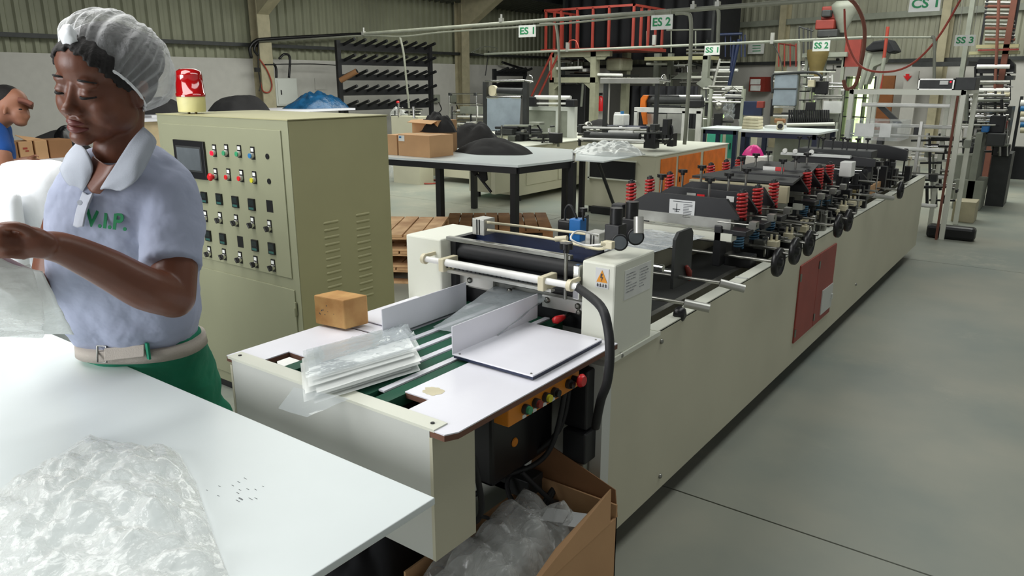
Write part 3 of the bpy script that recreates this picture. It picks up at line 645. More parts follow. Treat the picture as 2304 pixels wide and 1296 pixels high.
# punch and fold section further down
part(MB().prism([(-1.72, 5.3, .93), (-1.10, 5.3, .93), (-1.02, 5.3, .85), (-1.72, 5.3, .85)], (0, .03, 0)).box((-1.72, 5.3, .85), (-1.6, 5.7, .93)).box((-1.2, 5.3, .85), (-1.1, 5.7, .9)), 'fold_table', 'black_metal')
part(MB().box((-1.66, 5.42, 1.0), (-1.2, 5.46, 1.016)), 'scale_bar', 'label_white')
part(MB().prism([(-1.60, 5.46, .95), (-1.05, 5.46, .95), (-1.05, 5.46, 1.0), (-1.5, 5.46, 1.03)], (0, .02, 0)), 'wedge_plate', 'black_metal')
part(MB().prism([(-1.6, 6.3, .97), (-1.0, 6.3, .92), (-1.0, 6.3, 1.0), (-1.15, 6.3, 1.03), (-1.6, 6.3, 1.05)], (0, .05, 0)), 'wedge_plate', 'black_metal')
for i, x in enumerate((-1.63, -1.56, -1.45)):
    part(MB().cyl((x, 5.41, 1.03), (x, 5.425, 1.03), .016, n=18), 'dial', 'alu')
for i in range(9):
    x = -1.62+i*.055; part(knob_geo(MB(), (x, 5.7+.05*(i % 3), 1.10), .018, .012), 'star_knob', 'black_plastic'); part(MB().cyl((x, 5.7+.05*(i % 3), 1.02), (x, 5.7+.05*(i % 3), 1.1), .005, n=8), 'spindle', 'dark_grey')
part(MB().box((-1.62, 5.68, .98), (-1.12, 5.86, 1.03)), 'knife_block', 'dark_grey', bevel=.004)
part(MB().box((-1.5, 6.5, 1.05), (-1.1, 6.9, 1.2)), 'side_guard', 'film_clear')
part(MB().box((-1.42, 6.46, 1.08), (-1.28, 6.465, 1.18)).box((-1.24, 6.46, 1.08), (-1.16, 6.465, 1.18)), 'guard_label', 'label_white')
part(MB().box((-1.11, 5.55, .74), (-1.09, 6.6, .80)), 'felt_board', 'cardboard')
# busy bank of springs and blocks near the rim
for k, y in enumerate((4.9, 5.15, 5.4, 6.1, 6.3)):
    part(MB().box((-1.14, y, .74), (-1.06, y+.06, .86)).cyl((-1.1, y+.03, .86), (-1.1, y+.03, .93), .02, n=12), 'knob_post', 'black_metal', bevel=.004)
    part(MB().cyl((-1.5, y, .80), (-1.0, y, .80), .006, n=8), 'rod', 'steel')
# ================================================================ foreground packing table
ft_ = thing('packing_table', (-2.0, .3, 0), 'large white topped packing table in the foreground, where the woman works', 'table')
o = MB().prism([(-.858, .918, .735), (-3.6, .918, .735), (-3.6, -.35, .735), (-.858, -.35, .735)], (0, 0, .015)).build('tabletop', 'table_white', ft_, bevel=.002)
for x, y in ((-1.35, .70), (-1.35, -.25), (-3.4, .82), (-3.4, -.25)): MB().box((x-.02, y-.02, 0), (x+.02, y+.02, .735)).build('leg', 'black_metal', ft_)
MB().box((-3.4, .685, .69), (-1.35, .715, .73)).box((-1.365, -.25, .69), (-1.335, .70, .73)).build('apron', 'black_metal', ft_)
random.seed(4); b = MB()
for i in range(16):
    p = PZ(random.gauss(530, 35), random.choice((1085, 1105, 1120))+random.gauss(0, 6), .7502); b.box(p, p+Vector((random.uniform(.004, .014), .0008, .0003)))
b.build('scratches', 'ink', ft_)
# clear film bags heaped on the table
def film_heap(name, outline, z, h, m, label, seed, group=None, amp=.03, n=54):
    # outline: px points on the table plane; a domed crumpled double sheet
    P0 = [PZ(x, y, z) for x, y in outline]; c = sum(P0, Vector())/len(P0); N = len(P0)
    def edge(a):
        a = (a % 1)*N; i = int(a); t = a-i; return P0[i % N].lerp(P0[(i+1) % N], t)
    b = MB()
    def fn(u, v):
        e = edge(u); p = c.lerp(e, v); q = crumple((p.x*3, p.y*3, seed), 1, 2.2)
        hh = h*(1-v**2.4)*(1+.55*q.z)+.004
        fold = abs(noise.noise(Vector((p.x*14, p.y*14, seed))))*amp*1.4+abs(noise.noise(Vector((p.x*31+5, p.y*25, seed))))*amp*.7
        return Vector((p.x, p.y, z+max(.003, hh*.8+fold*(1-v**6))))+Vector((q.x, q.y, 0))*amp*.35*(v < .97)
    b.grid(fn, n*2, n); return b.build(name, m, label=label, cat='plastic bag', group=group)
film_heap('film_bag', [(200, 985), (330, 1012), (385, 1010), (440, 1085), (470, 1180), (515, 1300), (300, 1420), (60, 1400), (-60, 1300), (-60, 1150), (30, 1080), (110, 1040)], .7505, .045, 'film_bag', 'crumpled clear plastic bag in front corner of the white packing table', 3, amp=.03)
# ================================================================ wooden block
b = MB(); a0 = PZ(777, 742, .768); 
bl = thing('wooden_block', (a0.x, a0.y+.05, .768), 'rough cube of light brown wood on the conveyor table beside the control cabinet', 'wooden block')
p1 = PZ(710, 728, .768); p2 = PZ(830, 728, .768)
ex = (p2-a0); ey = (p1-a0); hgt = .093
b = MB()
def bn(u, v): return 0
vs = [a0, a0+ex, a0+ex+ey, a0+ey]; top = [v+Vector((0, 0, hgt)) for v in vs]
b.add(vs+top, [(0, 3, 2, 1), (4, 5, 6, 7), (0, 1, 5, 4), (1, 2, 6, 5), (2, 3, 7, 6), (3, 0, 4, 7)])
b.build('body', 'wood_block', bl, bevel=.004)
random.seed(9); b = MB(); u = (vs[3]-vs[0])
for i in range(8):
    q = a0+u*random.uniform(.25, .9)+Vector((0, 0, random.uniform(.035, .068))); nrm = Vector((u.y, -u.x, 0)).normalized(); nrm = nrm if nrm.y < 0 else -nrm
    b.lathe(q+nrm*.0002, [(random.uniform(.001, .003), 0), (.001, .0006)], nrm, 8)
b.build('nail_holes', 'ink', bl)
# ================================================================ stack of finished clear sleeves on the belts
st = thing('sleeve_stack', (-1.5, 1.15, .768), 'slanting stack of clear plastic sleeves lying across the conveyor belts', 'plastic sleeves')
A = PZ(640, 850, .775); random.seed(12)
near = [PZ(700, 905, .775), PZ(940, 830, .775)]; far_ = [PZ(690, 815, .775), PZ(905, 755, .775)]
o0 = near[0]; dx = near[1]-near[0]; dy = far_[0]-near[0]
for k in range(12):
    z = .772+k*.0045; sh = Vector((random.uniform(-.012, .02)-k*.001, random.uniform(-.01, .01)+k*.002, 0))+dy.normalized()*k*.0042+dx.normalized()*random.uniform(-.016, .012); st_ = k/12
    def fn(u, v, z=z, sh=sh, k=k):
        p = o0+dx*u+dy*v+sh; lift = .0; side = (1-v)
        cr = crumple((u*2, v*2, k), .003, 1.3).z
        droop = -.03*max(0, .12-u)/.12 if k < 3 else 0
        return Vector((p.x, p.y, .771+k*(.0040 if v < .35 else .0040*(1-.6*min(1, (v-.35)/.5)))+cr*.6))
    MB().grid(fn, 12, 8).build('sleeve', 'sleeve_milky' if k < 9 else 'film_clear', st)
def fn(u, v):
    p = PZ(625, 905, .79).lerp(PZ(660, 868, .79), v); q = PZ(690, 925, .79).lerp(PZ(790, 890, .79), v); r = p.lerp(q, u); return Vector((r.x, r.y, .775+.01*v+crumple((u, v, 3), .003, 2).z))
MB().grid(fn, 8, 8).build('sleeve', 'film_clear', st)
# upper clear sleeves with shiny creases
def fn(u, v):
    p = o0+dx*(.12+u*.95)+dy*(.42+.8*v); f = abs(noise.noise(Vector((u*9, v*7, 4))))*.02*u; return Vector((p.x, p.y, (.823-.035*v)+f))
MB().grid(fn, 26, 20).build('sleeve', 'film_clear', st)
# ================================================================ control cabinet
CF, CX0, CX1, CB, CH = 1.975, -3.60, -2.6, 2.535, 1.348
cab = thing('control_cabinet', (-3.0, 2.25, 0), 'tall grey green control cabinet with rows of buttons and switches behind the woman', 'control cabinet')
MB().box((CX0, CF, .05), (CX1, CB, CH-.005)).build('body', 'cabinet_side', cab, bevel=.004)
MB().box((CX0-.004, CF-.004, CH-.004), (CX1+.004, CB+.004, CH)).build('top_sheet', 'cabinet_side', cab)
MB().box((CX0+.02, CF+.02, 0), (CX1-.02, CB-.02, .05)).build('plinth', 'black_metal', cab)
dz = PY(655, 648, CF).z
dz1 = PY(640, 622, CF).z
dr1 = MB().box((CX0+.04, CF-.008, dz1), (CX1-.045, CF-.001, CH-.045)).build('instrument_door', 'cabinet_front_dimmed', cab, bevel=.002)
MB().box((CX0, CF-.002, .05), (CX1, CF, CH-.004)).build('front_frame', 'cabinet_front_dimmed', cab)
dr2 = MB().box((CX0+.04, CF-.008, .10), (CX1-.035, CF-.001, dz-.004)).build('lower_door', 'cabinet_front_dimmed', cab, bevel=.002)
q = PY(655, 690, CF); MB().box((CX1-.040, CF-.014, q.z-.03), (CX1-.026, CF-.006, q.z+.03)).cyl((CX1-.033, CF-.014, q.z-.035), (CX1-.033, CF-.014, q.z+.005), .006, n=10).build('hinge', 'cabinet_front_dimmed', dr2)
fy = CF-.008
def fp(px, py): return PY(px, py, fy)
# screen
a = fp(393, 313); e = fp(470, 405); MB().box((a.x, fy-.012, e.z), (e.x, fy, a.z)).build('touch_screen', 'black_plastic', cab, bevel=.002)
MB().box((a.x+.022, fy-.0135, e.z+.032), (e.x-.022, fy-.012, a.z-.026)).build('screen_bezel', 'dark_grey', cab)
MB().box((a.x+.03, fy-.0145, e.z+.040), (e.x-.03, fy-.013, a.z-.034)).build('display', 'screen', cab)
def pushbutton(px, py, m, big=0):
    p = fp(px, py); o = MB().box((p.x-.013, fy-.004, p.z-.017), (p.x+.013, fy, p.z+.038)).build('legend_plate', 'black_plastic', cab)
    MB().box((p.x-.009, fy-.005, p.z+.017), (p.x+.010, fy-.004, p.z+.032)).build('legend', 'label_white', o)
    MB().cyl((p.x, fy-.004, p.z), (p.x, fy-.016, p.z), .0125, n=20).build('ring', 'alu', o)
    if big: MB().lathe((p.x, fy-.016, p.z), [(.009, 0), (.010, .008), (.017, .012), (.018, .018), (.012, .024)], (0, -1, 0), 20).build('button', m, o)
    else: MB().cyl((p.x, fy-.016, p.z), (p.x, fy-.021, p.z), .0105, n=20).build('button', m, o)
ox = 4
for x, y, m_ in ((484, 344, 'red_lit'), (511, 344, 'green_plastic'), (540, 346, 'green_plastic'), (570, 350, 'blue_plastic')): pushbutton(x+0, y, m_)
pushbutton(487, 397, 'red_plastic', 1)
for x, y, m_ in ((516, 398, 'red_plastic'), (545, 401, 'red_plastic'), (574, 405, 'yellow_plastic')): pushbutton(x, y, m_)
for x, y in ((602, 352), (606, 408)):
    p = fp(x, y); MB().lathe((p.x, fy, p.z), [(.012, 0), (.012, .003)], (0, -1, 0), 20).build('plug', 'black_plastic', cab)
def meter(px, py, blank=0):
    p = fp(px, py)
    o = MB().box((p.x-.022, fy-(.001 if blank else .008), p.z-.026), (p.x+.022, fy, p.z+.026)).build('panel_cutout' if blank else 'temperature_meter', 'black_plastic', cab)
    if not blank:
        MB().box((p.x-.017, fy-.0085, p.z-.004), (p.x+.017, fy-.008, p.z+.02)).build('window', 'screen_dark', o); MB().box((p.x-.017, fy-.0085, p.z-.022), (p.x+.017, fy-.008, p.z-.012)).build('keys', 'lcd_teal', o)
for i, (x, y) in enumerate(((461, 444), (495, 448), (531, 454), (568, 460), (607, 464))): meter(x, y, i == 4)
meter(432, 440)
for i, (x, y) in enumerate(((470, 530), (503, 537), (541, 544), (575, 552), (613, 559))): meter(x, y, i == 2)
meter(440, 523)
def selector(px, py):
    p = fp(px, py); o = MB().box((p.x-.013, fy-.004, p.z-.017), (p.x+.013, fy, p.z+.038)).build('legend_plate', 'black_plastic', cab)
    MB().box((p.x-.009, fy-.005, p.z+.017), (p.x+.010, fy-.004, p.z+.032)).build('legend', 'label_white', o)
    MB().cyl((p.x, fy-.004, p.z), (p.x, fy-.016, p.z), .0135, n=20).build('ring', 'chrome', o)
    MB().cb((p.x, fy-.023, p.z), (.008, .014, .026), rot=Matrix.Rotation(math.radians(-35), 3, 'Y')).build('switch_knob', 'black_plastic', o, bevel=.002)
for x, y in ((464, 491), (497, 495), (533, 501), (570, 506), (608, 514)): selector(x, y)
for x, y in ((473, 571), (506, 577), (542, 584), (577, 594), (616, 602)): selector(x, y)
# louvres on the right side
lv = None
for px0, top, n_ in ((745, 500, 11), (822, 482, 13)):
    p = PX(px0 if px0 < 800 else 816, top, CX1)
    for i in range(n_):
        z = p.z-i*.0325
        if lv is None:
            hw = .045
            lv = MB().lathe((CX1-.002, p.y-hw+.006, z), [(.001, -.006), (.0062, 0), (.0065, .004), (.0065, 2*hw-.016), (.0062, 2*hw-.012), (.001, 2*hw-.006)], (0, 1, 0), 12).build('louvre', 'cabinet_side', cab); l0 = Vector((0, p.y, z))
        else: copy_part(lv, (0, p.y-l0.y, z-l0.z))
# warning beacon on the cabinet
bp_ = PY(433, 252, 2.055); 
bc = thing('warning_beacon', (bp_.x, bp_.y, CH), 'red domed warning beacon on top of the grey green control cabinet', 'beacon light')
c = Vector((bp_.x, bp_.y, CH)); R_ = .0625
for dx_ in (-.03, .03): MB().cyl(c+Vector((dx_, 0, 0)), c+Vector((dx_, 0, .012)), .006, n=10).build('stud', 'brass', bc)
MB().lathe(c+Vector((0, 0, .010)), [(R_*.98, 0), (R_, .004), (R_*1.02, .066), (R_*1.02, .070)], n=32).build('base', 'dome_base', bc)
MB().lathe(c+Vector((0, 0, .081)), [(R_*1.06, 0), (R_*1.06, .014), (R_*1.0, .016), (R_*.97, .095), (R_*.9, .114), (R_*.6, .125), (.001, .128)], n=32).build('dome', 'dome_red', bc)
MB().lathe(c+Vector((0, 0, .073)), [(.012, .115-.1), (.012, .08)], n=12).build('reflector', 'chrome', bc)
# ================================================================ carton of film waste under the table corner
bx_ = thing('waste_carton', (-1.0, 1.45, 0), 'open brown cardboard carton full of clear film scraps under the conveyor table', 'cardboard box')
X0, X1, Y0, Y1, ZB = -1.20, -.885, 1.16, 1.70, .30
tb = .006
for nm, lo, hi in (('panel', (X0, Y0, 0), (X0+tb, Y1, ZB)), ('panel', (X1-tb, Y0, 0), (X1, Y1, ZB)), ('panel', (X0, Y0, 0), (X1, Y0+tb, ZB-.02)), ('panel', (X0, Y1-tb, 0), (X1, Y1, ZB+.04)), ('bottom', (X0, Y0, 0), (X1, Y1, tb))):
    MB().box(lo, hi).build(nm, 'cardboard', bx_)
MB().add([(X1-.003, Y0+.02, ZB), (X1-.003, Y1-.04, ZB), (X1-.01, Y1-.03, ZB+.10), (X1-.02, Y0+.25, ZB+.05)], [(0, 1, 2, 3)]).build('flap', 'cardboard', bx_, solid=.004)
MB().add([(X0, Y1, ZB), (X1, Y1, ZB), (X1-.02, Y1+.02, ZB+.07), (X0, Y1+.05, ZB+.14)], [(0, 1, 2, 3)]).build('flap', 'cardboard_dark', bx_, solid=.004)
def heapf(seed, zc, amp):
    def fn(u, v):
        x = X0+.02+(X1-X0-.04)*u; y = Y0+.02+(Y1-Y0-.04)*v; e = min(u, 1-u, v, 1-v)*2
        return Vector((x, y, zc-.09+.12*min(1, e*2)**.7+abs(noise.noise(Vector((x*9, y*9, seed))))*amp*1.5+noise.noise(Vector((x*24, y*20, seed+3)))*amp*.5))
    return fn
for i in range(3): MB().grid(heapf(i*3.3, .26+.025*i, .05), 44, 44).build('film_scraps', 'film_bag' if i else 'film_milky', bx_, kind='stuff')
b = MB()
def bf_(u, v):
    a = 2*math.pi*u; x = -1.43+.21*v*math.cos(a); y = 1.24+.30*v*math.sin(a); f = abs(noise.noise(Vector((x*7, y*7, 2)))); return Vector((x, y, .003+.36*(1-v**2.5)*(.8+.3*f)+f*.05*(1-v)))
b.grid(bf_, 60, 20); b.build('black_refuse_bag', 'tarp', label='black plastic refuse bag on the floor under the white packing table corner', cat='bag')
for i, (px_, py_, w_) in enumerate(((1255, 1180, .05), (1215, 1170, .045))):
    p = PZ(px_, py_, .335-.0*i); MB().add([p, p+Vector((w_*1.5, .01, .012)), p+Vector((w_*1.3, w_*1.4, .02)), p+Vector((-.01, w_*1.2, .008))], [(0, 1, 2, 3)]).build('paper_scrap', 'paper', bx_, solid=.001)
# white tub behind the conveyor end
tp = Vector((-2.02, 1.52, 0))
tub = thing('round_tub', tp, 'cream round tub standing on the floor between the woman and the conveyor table', 'tub')
b = MB().lathe(tp+Vector((-.02, 0, 0)), [(.15, .0), (.17, .52), (.17, .54), (.155, .54), (.15, .5)], n=32); b.build('body', 'tub_cream', tub)
MB().lathe(tp+Vector((-.02, 0, .54)), [(.175, 0), (.175, .02), (.12, .05), (.03, .06)], n=32).build('lid', 'white_plastic', tub)
# ================================================================ people helpers
def cap_chain(b, pts, rs, n=16):
    pts = [Vector(p) for p in pts]
    q = bez(pts, 8*(len(pts)-1)); N = len(q); rr = []
    for i in range(N):
        t = i/(N-1)*(len(rs)-1); k = min(int(t), len(rs)-2); rr.append(rs[k]+(rs[k+1]-rs[k])*(t-k))
    b.tube(q, rr, n=n); b.ell(q[0], (rr[0],)*3); b.ell(q[-1], (rr[-1],)*3); return b
CR, CU, CBk = RT, UP, -FW        # camera axes used only to turn photo measurements into world points
HFW = Vector((-math.sin(YAW), math.cos(YAW), 0))
def ring(y, xl, xr, dc, dh, n=28, pw=2.4):
    cx = (xl+xr)/2; out = []
    for i in range(n):
        a = 2*math.pi*i/n; ca, sa = math.cos(a), math.sin(a)
        ca = math.copysign(abs(ca)**(2/pw), ca); sa = math.copysign(abs(sa)**(2/pw), sa)
        d = dc+dh*sa; c0 = PD(cx, y, dc); p = c0+RT*((xr-xl)/2*ca/F*dc)+(HFW if y > 700 else FW)*(dh*sa); out.append(p)
    return out
# ---------------------------------------------------------------- woman
wr = PD(370, 700, 1.95); wroot = Vector((wr.x, wr.y, 0))
wo = thing('person', wroot, 'woman in hairnet, pale blue polo shirt and green trousers packing bags at the white table', 'person')
# head frame: F face direction, L to her left, U up
BKH = Vector((math.sin(YAW), -math.cos(YAW), 0)); ZU = Vector((0, 0, 1))
th, pt = math.radians(15), math.radians(9)
HF = (RT*(-math.sin(th)*math.cos(pt)) + ZU*(-math.sin(pt)) + BKH*(math.cos(th)*math.cos(pt))).normalized()
HL = (RT*math.cos(th)+BKH*math.sin(th)).normalized(); HU = HF.cross(HL).normalized()
if HU.z < 0: HU = -HU
QR = Matrix.Rotation(math.radians(-10), 3, BKH); HF = (QR@HF).normalized(); HL = (QR@HL).normalized(); HU = (QR@HU).normalized()
HD = 1.72; HCn = PD(234, 189, HD); k_ = 1.10
def hp(f, l, u): return HCn+(HF*f+HL*l+HU*u)*k_
HA = Matrix((HF, HL, HU)).transposed()
def he(b, f, l, u, rf, rl, ru, A=None, mi=0, nu=20, nv=14): b.ell(hp(f, l, u), (rf*k_, rl*k_, ru*k_), HA@(A or Matrix.Identity(3)), nu, nv, mi)
b = MB()
he(b, -.012, 0, .030, .094, .074, .085)          # cranium
he(b, .018, 0, -.022, .070, .068, .086)          # face mass
he(b, .040, 0, .045, .055, .060, .050)           # forehead
he(b, .034, 0, -.074, .046, .054, .038)          # jaw
he(b, .070, 0, -.098, .022, .026, .019)          # chin
for s in (-1, 1):
    he(b, .043, s*.038, -.036, .036, .031, .040)  # cheek
    he(b, .016, s*.050, -.054, .046, .022, .036)  # jaw side
    he(b, .074, s*.028, .014, .014, .024, .009)   # brow ridge
    he(b, .0765, s*.030, -.006, .0135, .0165, .0105)# lid
    he(b, .088, s*.0150, -.043, .0115, .0100, .0090) # nostril wing
    he(b, -.018, s*.072, -.012, .014, .007, .028)   # ear
    he(b, -.024, s*.077, .002, .016, .005, .018)
b.tube([hp(.078, 0, .010), hp(.0855, 0, -.012), hp(.094, 0, -.032)], [.009*k_, .0095*k_, .011*k_], n=14)
he(b, .098, 0, -.038, .0140, .0150, .0115)       # nose tip
he(b, .077, 0, -.067, .015, .027, .014)         # muzzle
# neck and shoulders under the shirt
cap_chain(b, [hp(-.035, 0, -.04), PD(268, 318, 1.78), PD(264, 372, 1.81), PD(262, 440, 1.86)], [.058, .053, .058, .085], n=20)
nk = []
# left arm (nearer the camera)
sh_ = PD(378, 466, 1.84); el = PD(390, 668, 1.77)
cap_chain(b, [sh_, PD(392, 560, 1.80), el], [.054, .054, .050])
cap_chain(b, [el, PD(325, 648, 1.69), PD(240, 603, 1.63), PD(150, 562, 1.55), PD(105, 552, 1.51)], [.049, .050, .044, .034, .029])
# hand: palm then five fingers curled round the bag mouth
b.ell(PD(62, 545, 1.48), (.046, .032, .022), Matrix((RT, UP, CBk)).transposed()@Matrix.Rotation(math.radians(8), 3, 'Z'))
b.ell(PD(90, 550, 1.49), (.034, .029, .022), Matrix((RT, UP, CBk)).transposed())
fr = .0088
for i, (y0, y1, y2, dd, ln) in enumerate(((520, 523, 542, 1.465, 0), (536, 536, 556, 1.45, -8), (552, 553, 572, 1.45, -6), (568, 572, 586, 1.46, 6))):
    cap_chain(b, [PD(52, y0+6, 1.475), PD(10+ln, y1, dd-.01), PD(-22+ln, y1+4, dd), PD(-34+ln, y2+2, dd+.03)], [fr*1.15, fr, fr*.95, fr*.82], n=10)
cap_chain(b, [PD(78, 530, 1.475), PD(48, 512, 1.45), PD(16, 508, 1.44), PD(-12, 514, 1.445)], [.014, .0105, .0098, .0085], n=10)
# right arm, mostly behind the bags
cap_chain(b, [PD(170, 445, 2.0), PD(128, 560, 2.05), PD(108, 655, 1.98)], [.058, .050, .044])
cap_chain(b, [PD(108, 655, 1.98), PD(60, 640, 1.86), PD(-10, 600, 1.66), PD(-30, 590, 1.62)], [.043, .041, .030, .026])
rh = PD(-70, 578, 1.56); b.ell(rh, (.042, .030, .022), Matrix((RT, UP, CBk)).transposed())
for i in range(4):
    y0 = 560+i*14; cap_chain(b, [PD(-80, y0, 1.55), PD(-115, y0, 1.53), PD(-138, y0+8, 1.54)], [fr, fr*.95, fr*.8], n=10)
cap_chain(b, [PD(-60, 560, 1.56), PD(-80, 540, 1.54), PD(-105, 530, 1.53)], [.012, .010, .008], n=10)
# torso and legs under the clothes, one surface down to the floor
b.loft([ring(y, xl, xr, dc, dh) for y, xl, xr, dc, dh in ((400, 185, 365, 1.85, .07), (460, 150, 400, 1.87, .09), (560, 140, 405, 1.92, .095), (680, 160, 420, 2.02, .095), (780, 215, 425, 2.13, .095), (870, 270, 465, 2.28, .10), (930, 300, 470, 2.33, .10))])
for s_, px0 in ((0, 345), (1, 430)):
    hj = PD(px0, 915, 2.33); cap_chain(b, [hj, Vector((hj.x+.01, hj.y+.06, .42)), Vector((hj.x+.02, hj.y+.08, .09))], [.075, .05, .036])
    b.ell(Vector((hj.x-.03, hj.y+.04, .045)), (.10, .042, .04))
body = b.build('body', 'skin', wo, remesh=.0045, smooth=5)
# facial details
b = MB()
for dz_, rr in ((-.0665, .0062), (-.0765, .0076)):
    pts = []
    for i in range(11):
        t = -1+i/5; l = t*.024; pts.append(hp(.0915-.013*t*t-(.002 if dz_ < -.07 else 0), l, dz_+(.0035*(1-t*t) if dz_ < -.07 else .002*(1-abs(abs(t)-.35))-.001)*(-1 if dz_ < -.07 else 1)))
    b.tube(pts, [rr*(1-.75*abs(-1+i/5)**1.6)*k_ for i in range(11)], n=10)
b.build('lips', 'lips', body)
for s in (-1, 1):
    pts = [hp(.0915-.020*t*t, s*.030+t*.0165, -.0125+.003*t*t) for t in [-1+i/5 for i in range(11)]]
    MB().tube(pts, [.0016*k_+.0012*k_*(1-abs(-1+i/5)) for i in range(11)], n=6).build('eyelashes', 'hair', body)
    pts = [hp(.0905-.014*t*t-.004*(s*t > 0)*abs(t), s*.031+t*.021, .0185+.003*(1-t*t)) for t in [-1+i/5 for i in range(11)]]
    MB().tube(pts, [.0027*k_*(1-.6*abs(-1+i/5)) for i in range(11)], n=6).build('eyebrow', 'hair', body)
# hair: dark braids showing under the net at the brow and temple
b = MB(); he(b, -.022, 0, .045, .093, .080, .079); he(b, -.052, 0, .010, .062, .076, .070); he(b, -.085, 0, .045, .060, .068, .062)
for s in (-1, 1): he(b, -.030, s*.066, .012, .020, .012, .040)
def skull(a, u):
    best = .02
    for cf, cu, rf, rl, ru in ((-.012, .030, .094, .074, .085), (.040, .045, .055, .060, .050), (.018, -.022, .070, .068, .086)):
        k = 1-((u-cu)/ru)**2
        if k <= 0: continue
        A = (math.cos(a)/rf)**2+(math.sin(a)/rl)**2; B = -2*cf*math.cos(a)/rf**2; C_ = (cf/rf)**2-k; D = B*B-4*A*C_
        if D > 0: best = max(best, (-B+math.sqrt(D))/(2*A))
    return best
for i in range(37):
    a = math.radians(-105+i*210/36); ss = abs(math.sin(a)) if abs(a) < 1.57 else 1; u0 = .079-.078*ss**1.7-.003*(i % 3)
    pts = []
    for j in range(6):
        aj = a*(1+.03*j); u = u0+.008*j; rho = skull(aj, u)+.0008; pts.append(hp(rho*math.cos(aj), rho*math.sin(aj), u))
    b.tube(pts, [(.0042+.0014*(i % 2))*k_]*6, n=8)
b.build('hair', 'hair', body, remesh=.003, smooth=1)
# hairnet
b = MB(); back = HCn
def netf(u, v):
    a = 2*math.pi*u; t = v*math.pi*.63                     # t from crown down
    puff = 1+.035*math.sin(a*26+3*math.sin(a*5))*min(1, v*1.4)+.03*noise.noise(Vector((math.cos(a)*4, math.sin(a)*4, v*5)))
    R = .119*puff; r = R*math.sin(t)**.85 if t < math.pi/2 else R*(1-.26*((t-math.pi/2)/(math.pi*.13))**1.2)
    f = r*math.cos(a)*1.02; l = r*math.sin(a)*.93; u_ = (.098 if t < 1.571 else .13)*math.cos(t)*puff
    # tilt backwards
    q = Vector((f, l, u_)); q = Matrix.Rotation(math.radians(-47), 3, 'Y')@q
    return hp(q.x-.038, q.y, q.z+.034)
b.grid(netf, 130, 26)
net = b.build('hairnet', 'net_white', wo)
pts = [netf(i/90, 1)+HU*.0 for i in range(90)]
MB().tube(pts, .0035, n=6, closed=True).build('elastic_edge', 'film_white', net)
q = netf(.5, .9); MB().ell(hp(.072, -.006, .098), (.012, .018, .026), HA).build('gathered_tuft', 'film_white', net, disp=(.012, .012))
# shirt
b = MB()
b.loft([ring(y, xl, xr, dc, dh, 36) for y, xl, xr, dc, dh in ((332, 232, 326, 1.83, .05), (346, 205, 350, 1.835, .075), (366, 175, 380, 1.84, .092), (400, 146, 408, 1.85, .108), (445, 128, 425, 1.86, .118), (510, 118, 432, 1.895, .130), (590, 116, 440, 1.95, .130), (660, 126, 442, 2.01, .125), (720, 150, 445, 2.06, .122), (760, 176, 438, 2.105, .112), (780, 196, 434, 2.12, .104))])
cap_chain(b, [PD(338, 368, 1.87), PD(364, 402, 1.855), PD(382, 455, 1.835), PD(387, 505, 1.83)], [.046, .062, .074, .076], n=20)
b.cyl(PD(386, 480, 1.84), PD(387, 600, 1.785), .074, .071, n=24)
cap_chain(b, [PD(186, 420, 1.96), PD(158, 500, 2.0)], [.052, .054], n=20)
b.cyl(PD(158, 500, 2.0), PD(146, 590, 2.03), .054, .052, n=20)
shirt = b.build('polo_shirt', 'shirt', wo, remesh=.006, smooth=5, disp=(.018, .085))
# neck opening skin patch (V) and collar leaves
DS = .118
def PDl(l): return [PD(p[0], p[1], p[2]+DS) for p in l]
b = MB(); vs = PDl([(208, 338, 1.60), (262, 345, 1.565), (228, 432, 1.615), (192, 375, 1.64)])
def sheet(rows, name, m, parent, solid=.004, n=14, amp=0.0):
    R = [PDl(r) for r in rows]; R = [bez(r, n) for r in R]
    cols = list(zip(*R)); C_ = [bez(list(c), n) for c in cols]
    nu, nv = len(C_)-1, len(C_[0])-1; b = MB()
    b.grid(lambda u, v: C_[round(u*nu)][round(v*nv)]+crumple(C_[round(u*nu)][round(v*nv)], amp, 12), nu, nv); return b.build(name, m, parent, solid=solid)
sheet([[(212, 352, 1.63), (250, 372, 1.58), (298, 340, 1.585)], [(200, 378, 1.625), (233, 402, 1.590), (270, 385, 1.592)], [(192, 402, 1.625), (205, 430, 1.612), (226, 436, 1.61)]], 'chest_skin', 'skin', wo, solid=.003)
sheet([[(322, 286, 1.60), (352, 306, 1.60), (340, 345, 1.60), (315, 370, 1.605)], [(290, 330, 1.56), (312, 352, 1.555), (300, 380, 1.56), (285, 405, 1.565)], [(268, 372, 1.555), (276, 392, 1.55), (270, 415, 1.55), (262, 430, 1.56)], [(240, 408, 1.565), (228, 424, 1.57), (238, 440, 1.575), (256, 436, 1.58)]][:0] or
      [[(322, 284, 1.62), (290, 322, 1.575), (262, 366, 1.560), (228, 420, 1.585)], [(340, 300, 1.60), (312, 345, 1.555), (285, 385, 1.545), (226, 426, 1.58)], [(352, 318, 1.60), (325, 372, 1.56), (300, 410, 1.55), (236, 424, 1.575)], [(348, 335, 1.61), (318, 396, 1.57), (278, 427, 1.56), (250, 425, 1.575)]], 'collar_leaf', 'collar', shirt, amp=.002)
sheet([[(176, 322, 1.64), (196, 345, 1.60), (207, 385, 1.60), (187, 432, 1.62)], [(160, 335, 1.66), (172, 360, 1.61), (185, 395, 1.60), (183, 430, 1.62)], [(148, 350, 1.70), (150, 372, 1.63), (160, 400, 1.62), (178, 428, 1.625)], [(140, 372, 1.72), (134, 385, 1.66), (150, 412, 1.635), (176, 430, 1.63)]], 'collar_leaf', 'collar', shirt, amp=.003)
